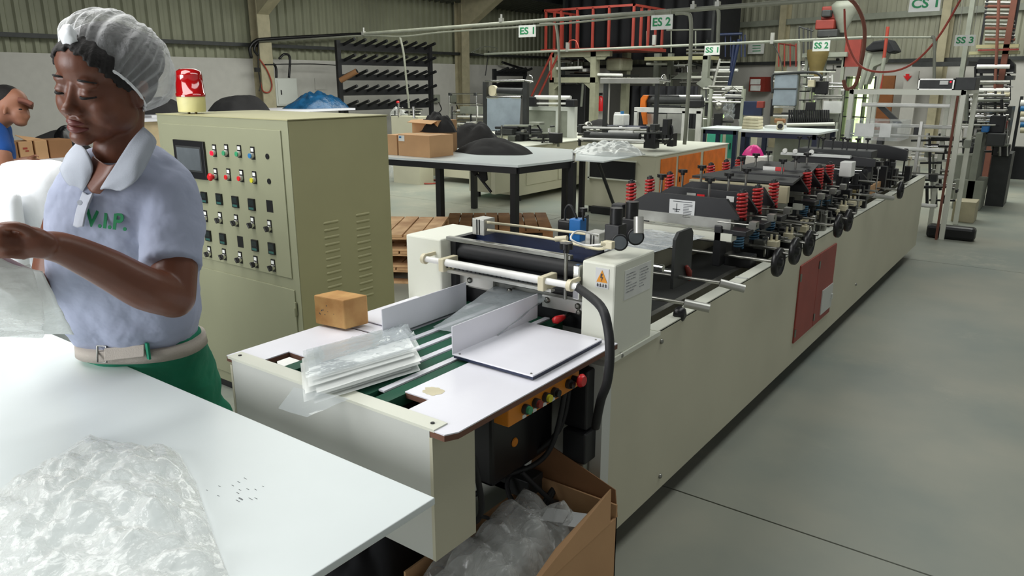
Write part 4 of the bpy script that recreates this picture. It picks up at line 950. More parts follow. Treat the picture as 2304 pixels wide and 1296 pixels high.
sheet([[(186, 430, 1.622), (196, 438, 1.616), (208, 434, 1.610)], [(172, 470, 1.625), (182, 476, 1.618), (193, 473, 1.612)], [(164, 508, 1.640), (174, 512, 1.632), (185, 510, 1.626)]], 'placket', 'placket', shirt, solid=.005)
MB().lathe(PD(180, 456, 1.60+DS), [(.006, 0), (.006, .002)], CBk, 14).build('button', 'collar', shirt)
# embroidered letters on the chest
tr = (RT*1.0+UP*(-.12)+CBk*(-.16)).normalized(); tu = (UP+RT*.10).normalized()
text('V.I.P.', PD(240, 497, 1.760), tr, tu, .056, .0015, 'sign_green', shirt, 'embroidery', bold=.0012, sx=.82)
DS = 0
# belt and trousers
b = MB()
b.loft([ring(y, xl, xr, dc, dh, 36) for y, xl, xr, dc, dh in ((748, 200, 442, 2.10, .110), (775, 198, 450, 2.13, .118), (815, 212, 470, 2.21, .125), (865, 235, 488, 2.28, .128), (925, 262, 492, 2.33, .126), (975, 270, 490, 2.35, .12))])
for px0 in (330, 440):
    hj = PD(px0, 935, 2.35); cap_chain(b, [hj, Vector((hj.x+.01, hj.y+.05, .42)), Vector((hj.x+.02, hj.y+.07, .14))], [.098, .075, .065])
tr_ = b.build('trousers', 'trouser_green', wo, remesh=.007, smooth=5, disp=(.016, .08))
b = MB(); r1 = ring(757, 184, 452, 2.105, .128, 48); r2 = ring(782, 186, 458, 2.13, .132, 48)
b.loft([r1, r2]); b.build('belt', 'belt_web', wo)
e1, e2 = PD(236, 797, 1.985), PD(326, 790, 1.985)
MB().box((-1, -1, -1), (1, 1, 1)) ; bb = MB(); c0 = (e1+e2)/2; rx = (e2-e1); 
bb.add([e1+UP*.016, e2+UP*.018, e2-UP*.014, e1-UP*.018]+[p-FW*.005 for p in (e1+UP*.016, e2+UP*.018, e2-UP*.014, e1-UP*.018)], [(0, 1, 2, 3), (4, 5, 6, 7), (0, 1, 5, 4), (1, 2, 6, 5), (2, 3, 7, 6), (3, 0, 4, 7)]); bb.build('belt_end', 'belt_web', wo, bevel=.002)
MB().tube([e1+UP*.022+RT*.004, e1-UP*.022+RT*.004, e1-UP*.022-RT*.020, e1+UP*.022-RT*.020], .003, n=8, closed=True).build('belt_buckle', 'steel', wo)
MB().cb(PD(333, 790, 1.983), (.012, .006, .045)).build('belt_loop', 'trouser_green', wo)
# bags in her hands, hanging to the table
def hang(name, rows, m, label, cat, amp=.006, group=None):
    R = [bez(PDl(r), 16) for r in rows]; C_ = [bez(list(c), 24) for c in zip(*R)]; nu, nv = len(C_)-1, len(C_[0])-1
    b = MB(); b.grid(lambda u, v: C_[round(u*nu)][round(v*nv)]+crumple(C_[round(u*nu)][round(v*nv)], amp, 9), nu, nv)
    p0 = [min((c[-1] for c in C_), key=lambda p: p.z)][0]
    return b.build(name, m, label=label, cat=cat, group=group, solid=.0006)
hang('clear_bag', [[(-40, 540, 1.46), (20, 590, 1.50), (95, 608, 1.52)], [(-50, 640, 1.48), (30, 690, 1.53), (128, 690, 1.57)], [(-60, 760, 1.60), (60, 750, 1.66), (165, 752, 1.72)]], 'film_milky', 'clear plastic bag hanging from the woman\'s hands over the table', 'plastic bag', .008)
hang('clear_bag', [[(-60, 560, 1.44), (0, 600, 1.46), (70, 592, 1.50)], [(-70, 680, 1.45), (0, 700, 1.50), (100, 720, 1.55)], [(-90, 780, 1.56), (0, 762, 1.60), (95, 758, 1.68)]], 'film_bag', 'second clear bag nearer the camera, draped from her fingers to the table', 'plastic bag', .010)
# white sack of finished bags beyond her
sk_c = PD(75, 470, 2.3)
b = MB(); ws = []
for y, xl, xr, dc, dh in ((364, 40, 150, 2.62, .05), (372, 16, 170, 2.62, .10), (400, 22, 180, 2.62, .13), (440, 12, 185, 2.62, .14), (500, 26, 190, 2.64, .15), (600, 10, 200, 2.70, .15), (690, 0, 205, 2.72, .15)): ws.append(ring(y, xl, xr, dc, dh, 30, 3))
ws.append([Vector((p.x, p.y, .004)) for p in ws[-1]])
b.loft(ws); b.build('white_sack', 'film_white', label='tall white plastic sack standing behind the woman on the left', cat='sack', disp=(.03, .09), sub=1, bevel=0)
b = MB(); ws = [ring(y, xl, xr, dc, dh, 16, 3) for y, xl, xr, dc, dh in ((432, 2, 46, 2.45, .02), (450, 4, 44, 2.45, .03), (510, 12, 52, 2.47, .035), (600, 5, 62, 2.48, .04), (690, -10, 60, 2.48, .04))]; ws += [[Vector((p.x, p.y, .004)) for p in ws[-1]]]
b.loft(ws); b.build('folded_bag_bundle', 'film_white', label='upright bundle of folded white bags beside the tall white sack', cat='plastic bag', disp=(.012, .05), sub=1)
# ================================================================ hall background
def bx(b, x0, y0, x1, y1, Y, t=.05, mi=0):     # upright box, front face on plane y=Y, thickness t away
    a = PY((x0+x1)/2, y0, Y); e = PY((x0+x1)/2, y1, Y); l = PY(x0, (y0+y1)/2, Y).x; r = PY(x1, (y0+y1)/2, Y).x
    return b.box((l, Y, min(a.z, e.z)), (r, Y+t, max(a.z, e.z)), mi)
def bf(b, x0, y0, x1, Y, t=.05, mi=0, z0=0):   # as bx but standing on the floor
    a = PY((x0+x1)/2, y0, Y); return b.box((PY(x0, y0, Y).x, Y, z0), (PY(x1, y0, Y).x, Y+t, a.z), mi)
def rod(b, x0, y0, x1, y1, Y, r=.015, Y2=None, n=10, mi=0): return b.cyl(PY(x0, y0, Y), PY(x1, y1, Y2 or Y), r, n=n, mi=mi)
def mound(name, cx, cy, z, rx, ry, h, m, label, cat, seed, amp=.05, n=40, rot=0, group=None, fr=3.0):
    b = MB(); ca, sa = math.cos(rot), math.sin(rot)
    def fn(u, v):
        a = 2*math.pi*u; w_ = 1+.22*noise.noise(Vector((math.cos(a)*1.5, math.sin(a)*1.5, seed)))
        x = rx*v*math.cos(a)*w_; y = ry*v*math.sin(a)*w_
        p = Vector((cx+x*ca-y*sa, cy+x*sa+y*ca, 0)); f = abs(noise.noise(Vector((p.x*fr, p.y*fr, seed))))+.5*abs(noise.noise(Vector((p.x*fr*2.4, p.y*fr*2.4, seed))))
        p.z = z+max(.002, h*(1-v**2.6)*(.75+.6*noise.noise(Vector((p.x*1.6, p.y*1.6, seed+4))))+f*amp*(1-v**5)); return p
    b.grid(fn, n*2, n//2); return b.build(name, m, label=label, cat=cat, group=group)
def carton(name, p, dx, dy, h, m, label, rz=0, open_=0, group=None):
    t = thing(name, p, label, 'cardboard box', group); p = Vector(p); R = Matrix.Rotation(rz, 3, 'Z')
    MB().box(p, p+Vector((dx, dy, h)), rz=0).build('body', m, t, bevel=.003)
    MB().box(p+Vector((0, dy*.45, h)), p+Vector((dx, dy*.55, h+.001))).box(p+Vector((-.0, -.001, h*.0)), p+Vector((0, 0, 0))).build('tape', 'tape', t)
    if open_:
        MB().add([p+Vector((0, 0, h)), p+Vector((dx, 0, h)), p+Vector((dx*.97, -dy*.28, h-.03)), p+Vector((.02, -dy*.3, h-.02))], [(0, 1, 2, 3)]).build('flap', m, t, solid=.004)
    t.rotation_euler.z = rz; return t
# ---- cabling column and wall items on the left wall
def wallbox(px0, py0, px1, py1, X, t): a = PX(px0, py0, X); e = PX(px1, py1, X); return (X-t, a.y, e.z), (X, e.y, a.z)
tw = thing('distribution_box', PX(645, 250, -11.9), 'grey electrical distribution box on the white wall under black conduits', 'electrical box')
lo, hi = wallbox(618, 176, 672, 237, -11.82, .18); MB().box(lo, hi).build('body', 'machine_grey', tw, bevel=.008)
MB().box((hi[0], lo[1]+.04, lo[2]+.03), (hi[0]+.01, hi[1]-.03, hi[2]-.03)).build('door', 'machine_grey', tw)
MB().box((hi[0]+.01, lo[1]+.10, lo[2]+.2), (hi[0]+.02, lo[1]+.12, lo[2]+.28)).build('latch', 'black_metal', tw)
for k, pts in enumerate((((622, 175), (620, 150), (606, 137)), ((650, 175), (652, 130), (640, 122), (628, 132)))):
    MB().tube(bez([PX(x, y, -11.85) for x, y in pts]), .022).build('conduit', 'black_plastic', tw)
cb = thing('wall_cables', PX(600, 140, -11.7), 'bundle of looped black and red cables hanging at the cream column', 'cables')
for k, (pts, m_, r_) in enumerate((([(566, 130), (562, 108), (575, 92), (598, 88), (700, 82), (820, 76)], 'black_plastic', .03), ([(580, 125), (572, 112), (580, 96), (610, 92), (820, 78)], 'black_plastic', .02),
        ([(582, 95), (581, 150), (586, 190), (583, 205)], 'black_plastic', .012), ([(584, 133), (602, 160), (612, 190), (606, 207), (592, 205), (586, 185)], 'hose_red', .012), ([(596, 145), (700, 144), (757, 147)], 'black_plastic', .01), ([(1060, 118), (1090, 105), (1120, 110), (1090, 122), (1064, 118)], 'grey_paint', .012), ([(1130, 140), (1160, 150), (1190, 158)], 'black_plastic', .03), ([(1100, 115), (1092, 170)], 'black_plastic', .012))):
    MB().tube(bez([PX(x, y, -11.75) for x, y in pts], 24), r_, n=6).build('cable', m_, cb)
MB().box(*wallbox(576, 152, 586, 162, -11.74, .06)).build('socket', 'black_plastic', cb)
for a in ((708, 176, 733, 202), (1040, 178, 1054, 198)):
    lo, hi = wallbox(*a, -11.985, .01); MB().box(lo, hi).build('wall_notice', 'masonry', label='faded paper notice on the white wall '+('left of the large peg rack' if a[0] < 900 else 'behind the small rod frame'), cat='notice')
for i, (px, py) in enumerate(((985, 222), (1022, 222), (1047, 222))):
    t = thing('wall_socket', PX(px, py, -11.97), ('nearest the large peg rack, grey wall socket box', 'middle of three grey wall socket boxes', 'grey wall socket box farthest from the peg rack')[i], 'socket', 'wall sockets')
    MB().box(*wallbox(px-6, py-9, px+6, py+9, -11.9, .1)).build('box', 'grey_paint', t, bevel=.01)
    MB().tube(bez([PX(px+2, py+8, -11.88), PX(px+8, py+24, -11.8), PX(px-2, py+34, -11.8)], 10), .012, n=6).build('cable', 'black_plastic', t)
# ---- peg racks
def pegrack(XX, px0, px1, ptop, rows, npeg, label, zbot=0, post=.09, rise=0):
    a = PX(px0, ptop, XX); e = PX(px1, ptop, XX); t = thing('peg_rack', (XX, (a.y+e.y)/2, 0), label, 'rack')
    zt = PX(px0, ptop, XX).z
    for y in (a.y, e.y-post): MB().box((XX-.06, y, 0), (XX, y+post, zt)).build('post', 'black_metal', t)
    bar = peg = None
    for r in range(rows):
        z = zt-.10-r*.27
        if bar is None: bar = MB().box((XX-.055, a.y+post, z-.055), (XX-.01, e.y-post, z+.055)).build('rail', 'black_metal', t); z00 = z
        else: copy_part(bar, (0, 0, z-z00))
        for k in range(npeg):
            y = a.y+.12+(e.y-a.y-.12)*(k+.2)/npeg
            if peg is None: peg = MB().cyl((XX-.02, y, z+.03), (XX+.26, y+.02, z+.12), .028, n=10).build('peg', 'black_metal', t); y00 = y
            else: copy_part(peg, (0, y-y00, z-z00))
    return t, a, e, zt
rk, ra, re, rzt = pegrack(-10.9, 757, 972, 90, 5, 9, 'large black peg rack against the white wall holding one brown core')
z = rzt-.10-2*.27
cp = MB(); s0 = PX(766, 181, -10.78); s1 = PX(803, 160, -10.5); tcore = thing('cardboard_core', s0, 'brown cardboard tube core resting on the third rail of the peg rack', 'core')
MB().cyl(s0, s1, .05, n=18).build('tube', 'cardboard_dark', tcore); d_ = (s1-s0).normalized(); MB().cyl(s1, s1+d_*.004, .042, n=18).build('bore', 'black_metal', tcore)
pegrack(-10.9, 1112, 1186, 155, 2, 5, 'smaller black peg rack beyond the first film machine')
# ---- bench by the wall with black bags and blue bale
bt = thing('wall_bench', (-9.4, 7.2, 0), 'white topped bench by the left wall carrying black bags and blue bale', 'bench')
zb = PX(560, 251, -9.2).z; ya, yb = PX(330, 250, -9.2).y, PX(790, 250, -9.2).y
MB().box((-10.2, ya, zb-.03), (-9.1, yb, zb)).build('top', 'white_laminate', bt)
for y in (ya+.1, (ya+yb)/2, yb-.1):
    for x in (-10.1, -9.2): MB().box((x-.025, y-.025, 0), (x+.025, y+.025, zb-.03)).build('leg', 'black_metal', bt)
def mp(px, X=-9.6): return PX(px, 240, X)
p = mp(540); mound('black_cloth_pile', p.x, p.y, zb, .38, .42, .32, 'black_cloth', 'black cloth folded over the wall bench, right of the beacon', 'cloth', 2, .05)
p = mp(350); mound('black_bag', p.x, p.y, zb, .35, .42, .26, 'black_cloth', 'black bag on the wall bench behind the hairnet', 'bag', 5, .06)
p = mp(715); mound('blue_bale', p.x, p.y, zb, .38, .55, .26, 'blue_wrap', 'bale wrapped in shiny blue film on the wall bench beside the peg rack', 'bale', 8, .08, fr=5)
p = PX(330, 285, -8.7); bxp = thing('pink_carton', (p.x, p.y, 0), 'pale pinkish carton just left of the control cabinet top', 'cardboard box')
MB().box((p.x-.2, p.y-.25, 0), (p.x, p.y+.25, zb-.05)).build('body', 'tape', bxp); MB().box((p.x-.24, p.y-.3, zb-.05), (p.x+.04, p.y+.3, zb-.02)).build('lid', 'white_laminate', bxp)
# ---- man on the left, cartons behind him
lt = thing('side_table', (-7.9, 2.7, 0), 'low white topped table on the far left with a row of cartons', 'table')
tp_ = PD(100, 352, 8.2); zt_ = tp_.z; tx0, tx1, ty0, ty1 = tp_.x-.5, tp_.x+.35, tp_.y-1.3, tp_.y+.9
MB().box((tx0, ty0, zt_-.03), (tx1, ty1, zt_)).build('top', 'white_laminate', lt)
for x in (tx0+.05, tx1-.05):
    for y in (ty0+.05, ty1-.05): MB().box((x-.025, y-.025, 0), (x+.025, y+.025, zt_-.03)).build('leg', 'black_metal', lt)
for i, (x0_, x1_) in enumerate(((20, 44), (45, 79), (81, 112), (113, 168))):
    a = PZ(x0_, 352, zt_); e = PZ(x1_, 352, zt_); X_ = tp_.x+.28; a = Vector((X_, a.y*X_/a.x, zt_)); ye = e.y*X_/e.x; 
    ybx = a.y
    t = thing('carton', (X_-.15, (ybx+ye)/2, zt_), ('brown carton nearest the bending man', 'brown carton with red print in the row on the far left', 'plain light carton third in the row on the far left', 'long olive brown carton at the right of the row on the far left')[i], 'cardboard box', 'cartons on the side table')
    MB().box((X_-.3, ybx+.006, zt_), (X_, ye-.006, zt_+.19)).build('body', 'cardboard' if i in (1, 2) else 'cardboard_dark', t, bevel=.004)
    if i == 1: MB().box((X_, ybx+.04, zt_+.11), (X_+.002, ye-.06, zt_+.13)).box((X_, ybx+.06, zt_+.085), (X_+.002, ye-.05, zt_+.10)).build('print', 'hose_red', t)
    if i == 2: MB().add([Vector((X_-.02, ybx-.05, zt_+.19)), Vector((X_-.02, ye, zt_+.19)), Vector((X_-.2, ye, zt_+.20)), Vector((X_-.12, ybx-.12, zt_+.25))], [(0, 1, 2, 3)]).build('flap', 'cardboard', t, solid=.004)
p = PX(75, 306, tp_.x-.3); mound('black_sheet', tp_.x-.32, p.y, zt_, .15, .62, .27, 'black_cloth', 'flat black sheet behind the cartons on the far left', 'sheet', 3, .02)
p = PX(142, 306, tp_.x-.25); mound('black_plastic_bag', p.x, p.y+.0, zt_, .14, .16, .32, 'black_plastic', 'shiny black plastic bag behind the cartons beside the woman\'s chin', 'bag', 6, .04, fr=9)
mr = PD(-10, 560, 4.2); mroot = Vector((mr.x, mr.y, 0))
mo = thing('person', mroot, 'man in blue shirt and brown peaked cap bending over work at the far left', 'person')
MD = 4.2
b = MB(); Am = Matrix((RT, UP, CBk)).transposed()
hc = PD(24, 236, MD); b.ell(hc, (.085, .10, .08), Am@Matrix.Rotation(math.radians(-35), 3, 'Z')); b.ell(PD(42, 256, MD), (.055, .06, .055), Am); b.ell(PD(60, 262, MD), (.02, .02, .018), Am); b.ell(PD(46, 276, MD), (.035, .022, .035), Am)
b.ell(PD(10, 250, MD-.08), (.012, .03, .01), Am)
cap_chain(b, [PD(8, 260, MD), PD(-25, 285, MD+.03)], [.06, .065])
cap_chain(b, [PD(-12, 310, MD-.14), PD(2, 345, MD-.18), PD(12, 378, MD-.16)], [.055, .05, .045]); cap_chain(b, [PD(12, 378, MD-.16), PD(35, 372, MD-.10), PD(60, 362, MD-.02)], [.042, .036, .026])
b.ell(PD(70, 362, MD), (.04, .022, .03), Am)
for i in range(4): cap_chain(b, [PD(76, 357+i*4, MD+.0), PD(88, 359+i*4, MD), PD(96, 364+i*3, MD)], [.009, .008, .007], n=8)
cap_chain(b, [PD(68, 355, MD-.02), PD(78, 350, MD-.03), PD(86, 352, MD-.03)], [.010, .009, .008], n=8)
b.loft([ring(y, xl, xr, dc, dh) for y, xl, xr, dc, dh in ((275, -60, 5, MD+.04, .09), (400, -90, 15, MD+.05, .11), (540, -90, 25, MD+.08, .12))])
for s_ in (-58, -5):
    hj = PD(s_, 540, MD+.08); cap_chain(b, [hj, Vector((hj.x, hj.y, .4)), Vector((hj.x, hj.y, .08))], [.09, .06, .045]); b.ell(Vector((hj.x+.06, hj.y, .045)), (.12, .05, .045))
mb = b.build('body', 'skin_light', mo, remesh=.009, smooth=4)
b = MB(); b.ell(PD(16, 224, MD), (.088, .082, .085), Am@Matrix.Rotation(math.radians(-25), 3, 'Z')); b.ell(PD(4, 240, MD), (.07, .08, .08), Am); b.build('hair', 'hair', mb, remesh=.01, smooth=2)
b = MB(); b.grid(lambda u, v: PD(40+36*v, 219+12*v*v+(22-14*v)*u, MD-.07+.14*u), 8, 8); b.build('cap_peak', 'cap_brown', mo, solid=.02)
for px_, py_ in ((46, 246), ): MB().ell(PD(px_, py_, MD-.055), (.010, .004, .006), Am).build('eye', 'hair', mb)
b = MB(); b.loft([ring(y, xl, xr, dc, dh) for y, xl, xr, dc, dh in ((262, -50, 4, MD+.03, .08), (285, -75, 16, MD+.03, .12), (340, -95, 24, MD+.04, .14), (420, -95, 26, MD+.05, .14), (500, -95, 30, MD+.07, .14))])
cap_chain(b, [PD(-18, 300, MD-.12), PD(-2, 335, MD-.17)], [.075, .068]); b.build('shirt', 'blue_shirt', mo, remesh=.012, smooth=4, disp=(.02, .1))
b = MB(); b.loft([ring(y, xl, xr, dc, dh) for y, xl, xr, dc, dh in ((470, -97, 32, MD+.07, .15), (560, -97, 36, MD+.09, .15), (620, -97, 36, MD+.1, .14))])
for s_ in (-62, -8):
    hj = PD(s_, 600, MD+.09); cap_chain(b, [hj, Vector((hj.x, hj.y, .4)), Vector((hj.x, hj.y, .12))], [.11, .08, .07])
b.build('trousers', 'navy_trouser', mo, remesh=.013, smooth=3)
# ---- black framed work table with boxes and cloth
zt = .78
wt = thing('work_table', (-4.6, 6.0, 0), 'black steel framed work table with white top holding cartons and black cloth', 'table')
c1, c2, c3, c4 = PZ(800, 349, zt), PZ(1165, 372, zt), PZ(1288, 358, zt), PZ(1300, 334, zt)
c4 = PZ(1289, 336, zt); c5 = Vector((c1.x, c4.y, zt))
MB().prism([p-Vector((0, 0, .02)) for p in (c1, c2, c3, c4, c5)], (0, 0, .02)).build('top', 'table_white', wt)
def beam(p, q, w_, h_, z): 
    p = Vector(p); q = Vector(q); d = (q-p); L = d.length; d.normalize(); n_ = Vector((-d.y, d.x, 0)); b = MB()
    vs = [p+n_*s*w_/2+Vector((0, 0, zz)) for s, zz in ((-1, z-h_), (1, z-h_), (1, z), (-1, z))]; return b.add(vs+[v+d*L for v in vs], [(0, 1, 2, 3), (7, 6, 5, 4), (0, 4, 5, 1), (1, 5, 6, 2), (2, 6, 7, 3), (3, 7, 4, 0)])
ins = Vector((-.03, .04, 0))
for p, q in ((c1+ins, c2+ins), (c2+ins, c3+ins), (c3+ins, c4+ins)): beam(Vector((p.x, p.y, 0)), Vector((q.x, q.y, 0)), .05, .06, zt-.02).build('rail', 'black_metal', wt)
for px_, q_ in ((990, None), (1158, None), (1287, None)):
    Yl = (c2.y+.05) if px_ < 1200 else c3.y+.02
    p = PY(px_, 420, Yl); MB().box((p.x-.03, Yl-.03, 0), (p.x+.03, Yl+.03, zt-.03)).build('leg', 'black_metal', wt)
MB().box((c1.x, c5.y-.06, 0), (c1.x+.06, c5.y, zt-.03)).box((c4.x-.1, c5.y-.06, 0), (c4.x-.04, c5.y, zt-.03)).build('leg', 'black_metal', wt)
p, q = PY(1055, 368, c2.y+.35), PY(1105, 432, c2.y+.35); MB().cyl(p, q, .014, n=8).build('brace', 'black_metal', wt)
b = MB(); P_ = [PY(x, y, c2.y+.3) for x, y in ((1062, 370), (1092, 372), (1095, 405), (1085, 412), (1075, 385), (1068, 396), (1060, 385))]; b.prism(P_, (0, .02, 0)); b.build('hanging_cloth', 'black_cloth', label='strip of black cloth hanging below the work table top', cat='cloth')
p = PZ(897, 350, zt); q = PZ(1008, 352, zt); carton('carton', (p.x, p.y, zt), (q.x-p.x)*.92, .35, .21, 'cardboard', 'large brown carton with white label on the work table')
ct = [o for o in bpy.data.objects if o.get('label', '').startswith('large brown carton')][0]
MB().box((p.x+.01, p.y-.004, zt+.145), (p.x+.09, p.y-.001, zt+.20)).build('shipping_label', 'label_white', ct); MB().box((p.x+.02, p.y-.005, zt+.175), (p.x+.05, p.y-.004, zt+.19)).build('label_print', 'blue_plastic', ct)
p2 = PZ(850, 350, zt); carton('carton', (p2.x, p.y-.0, zt), (p.x-p2.x)-.02, .35, .20, 'cardboard', 'brown carton half hidden behind the control cabinet corner')
p3 = PZ(855, 340, zt); carton('carton', (p2.x-.02, p.y+.40, zt), .36, .30, .33, 'cardboard', 'taller open carton with taped flap behind the two front cartons', open_=1)
q = PZ(1090, 345, zt); mound('black_cloth_heap', q.x+.02, q.y+.12, zt, .42, .26, .17, 'black_cloth', 'low heap of black cloth at the front of the work table', 'cloth', 12, .03, rot=.1)
q = PZ(1010, 330, zt); mound('black_cloth_heap', q.x, q.y+.18, zt, .62, .28, .32, 'black_cloth', 'taller heap of black cloth behind the low one, spilling from the carton', 'cloth', 21, .10, rot=0, fr=4)
q = PZ(960, 340, zt); mound('black_cloth_bundle', q.x+.16, q.y-.02, zt+.21, .24, .15, .24, 'black_cloth', 'bunched black cloth poking up on top of the brown carton', 'cloth', 33, .12, fr=6)
# second board with film
wt2 = thing('folding_board', (-3.9, 6.9, 0), 'small white board table with slanting black strut carrying a film pile', 'table')
z2 = .78; d1, d2, d3, d4 = PZ(1294, 359, z2), PZ(1358, 363, z2), PZ(1452, 346, z2), PZ(1297, 336, z2)
MB().prism([p-Vector((0, 0, .012)) for p in (d1, d2, d3, d4)], (0, 0, .012)).build('top', 'table_white', wt2)
yy = d2.y+.25
MB().cyl(PY(1347, 368, yy), PZ(1390, 486, .1), .018, n=8).build('strut', 'black_metal', wt2)
pf = PZ(1390, 486, .0); MB().box((pf.x-.35, pf.y-.03, 0), (pf.x+.1, pf.y+.03, .09)).build('foot', 'black_metal', wt2, bevel=.01)
MB().box((d4.x+.1, d4.y-.1, 0), (d4.x+.15, d4.y-.05, z2-.012)).build('leg', 'black_metal', wt2)
pc_ = PZ(1368, 345, z2); mound('film_pile', pc_.x, pc_.y, z2+.001, .40, .28, .10, 'film_milky', 'pile of crumpled white film on the small board table', 'plastic film', 44, .08, fr=6, n=60)
# ---- pallets
def pallet(name, c, rz, m, label, L=1.05, W=.85, nb=8, zb=0, group=None):
    t = thing(name, c, label, 'pallet', group); t.rotation_euler.z = rz; c = Vector(c)
    for x in (-L/2+.05, 0, L/2-.05):
        for y in (-W/2+.05, 0, W/2-.05): MB().cb(c+Vector((x, y, .055)), (.10, .10, .07)).build('block', m, t)
    for y in (-W/2+.05, 0, W/2-.05): MB().cb(c+Vector((0, y, .01)), (L, .09, .018)).build('bottom_board', m, t); MB().cb(c+Vector((0, y, .099)), (L, .09, .016)).build('stringer_board', m, t)
    w_ = L/nb
    for i in range(nb): MB().cb(c+Vector((-L/2+w_*(i+.5), 0, .117+random.uniform(-.001, .001))), (w_-.012, W+random.uniform(-.01, .01), .018)).build('deck_board', m, t)
    return t
random.seed(21)
pc = (PZ(933, 505, .12)+PZ(1265, 500, .12))/2
pallet('pallet', (pc.x, pc.y+.15, 0), math.radians(38), 'pallet_wood', 'brown wooden pallet lying on the floor under the work table', 1.05, .95)
p = PZ(905, 560, .2)
for k in range(3):
    pallet('pallet', (p.x-.22+.02*k, p.y-.05, .128*k), math.radians(30+k*2), 'pallet_pale', ('pale pallet at the bottom of the stack of three by the cabinet', 'middle pale pallet of the stack of three by the cabinet', 'top pale pallet of the stack of three by the cabinet')[k], 1.0, .8)
# ---- machines in the second row
def base(name, x0, x1, y0, y1, zr, label, cat='machine', doors=(), m='machine_panel', extra=None):
    t = thing(name, ((x0+x1)/2, (y0+y1)/2, 0), label, cat)
    MB().box((x0, y0, .08), (x1, y1, zr)).build('base_frame', m, t, bevel=.005)
    MB().box((x0-.01, y0-.01, zr), (x1+.01, y1+.01, zr+.012)).build('top_flange', 'machine_cream', t)
    for x in (x0+.08, x1-.08):
        for y in (y0+.1, y1-.1): MB().cyl((x, y, 0), (x, y, .08), .03).build('foot', 'black_metal', t)
    for (ya_, yb_, za, zc, dm) in doors:
        d = MB().box((x1, ya_, za), (x1+.01, yb_, zc)).build('door', dm, t, bevel=.002); MB().box((x1+.01, ya_+.03, (za+zc)/2-.03), (x1+.018, ya_+.045, (za+zc)/2+.03)).build('handle', 'black_metal', d)
    return t
m1 = base('bag_machine', -6.45, -5.62, 7.75, 11.0, .69, 'cream bag machine behind the work table, with hanging film sheet and crank', doors=((7.9, 8.6, .2, .6, 'machine_panel'), (8.65, 9.5, .2, .6, 'machine_panel')))
MB().box((-6.5, 7.35, .52), (-5.7, 7.75, .60)).box((-5.72, 7.3, .15), (-5.66, 7.75, .6)).build('outfeed', 'machine_panel', m1)
Y1_ = 8.55
b = MB(); bf(b, 1086, 184, 1094, Y1_, .06, z0=.69); bf(b, 1176, 182, 1185, Y1_, .06, z0=.69); b.build('post', 'dark_grey', m1)
b = MB(); rod(b, 1092, 183, 1181, 181, Y1_, .015); rod(b, 1096, 219, 1173, 219, Y1_, .022); b.build('rod', 'chrome', m1)
b = MB(); rod(b, 1110, 204, 1178, 206, Y1_+.1, .045, n=16); b.build('film_roll', 'dark_grey', m1)
b = MB(); b.cyl(PY(1107, 204, Y1_+.05), PY(1112, 204, Y1_+.1), .075, n=20); b.build('disc', 'cream_roll', m1)
b = MB(); pa, pb, pc2, pd_ = PY(1096, 220, Y1_-.02), PY(1172, 220, Y1_-.02), PY(1168, 292, Y1_-.02), PY(1096, 294, Y1_-.02)
b.grid(lambda u, v: (pa.lerp(pb, u)).lerp(pd_.lerp(pc2, u), v)+Vector((0, .01*math.sin(u*9), 0)), 16, 10).build('film_sheet', 'film_sheet', m1)
b = MB().lathe(PY(1192, 178, Y1_-.1), [(.05, 0), (.055, .01), (.05, .02)], (0, -1, 0), 20); rod(b, 1182, 181, 1200, 184, Y1_-.12, .01); b.build('crank', 'chrome', m1)
b = MB(); bx(b, 1185, 244, 1288, 330, Y1_+.9, .02); b.build('back_sheet', 'grey_paint', m1)
b = MB(); bx(b, 1183, 240, 1293, 249, Y1_+.88, .05); bx(b, 1250, 240, 1258, 320, Y1_+.86, .05); bx(b, 1276, 240, 1292, 330, Y1_+.85, .08); b.build('frame', 'machine_grey', m1)
b = MB(); rod(b, 1205, 219, 1284, 220, Y1_+.8, .03); rod(b, 1200, 233, 1286, 233, Y1_+.8, .014); b.build('unwind_roll', 'white_plastic', m1)
b = MB(); bx(b, 1184, 218, 1204, 240, Y1_+.75, .1); bx(b, 1272, 224, 1292, 241, Y1_+.75, .1); b.build('bearing_block', 'black_metal', m1, bevel=.01)
for i, (x, y, w_, h_) in enumerate(((1125, 290, 26, 12), (1160, 285, 10, 32), (1195, 290, 14, 26), (1190, 275, 24, 6), (1215, 300, 16, 18), (1180, 308, 30, 14), (1235, 300, 20, 22), (1142, 306, 16, 14))):
    b = MB(); bx(b, x, y, x+w_, y+h_, 8.3+.15*(i % 3), .12); b.build('mechanism_block', ('dark_grey', 'black_metal', 'black_metal', 'grey_paint')[i % 4], m1, bevel=.006)
b = MB(); 
MB().tube(bez([PY(1208, 280, 8.4), PY(1218, 295, 8.4), PY(1222, 312, 8.4), PY(1218, 326, 8.4)], 12), .012).build('cable', 'black_plastic', m1)
b = MB(); rod(b, 1226, 313, 1250, 313, 8.6, .02); rod(b, 1185, 311, 1210, 309, 8.6, .014); b.build('roller', 'chrome', m1)
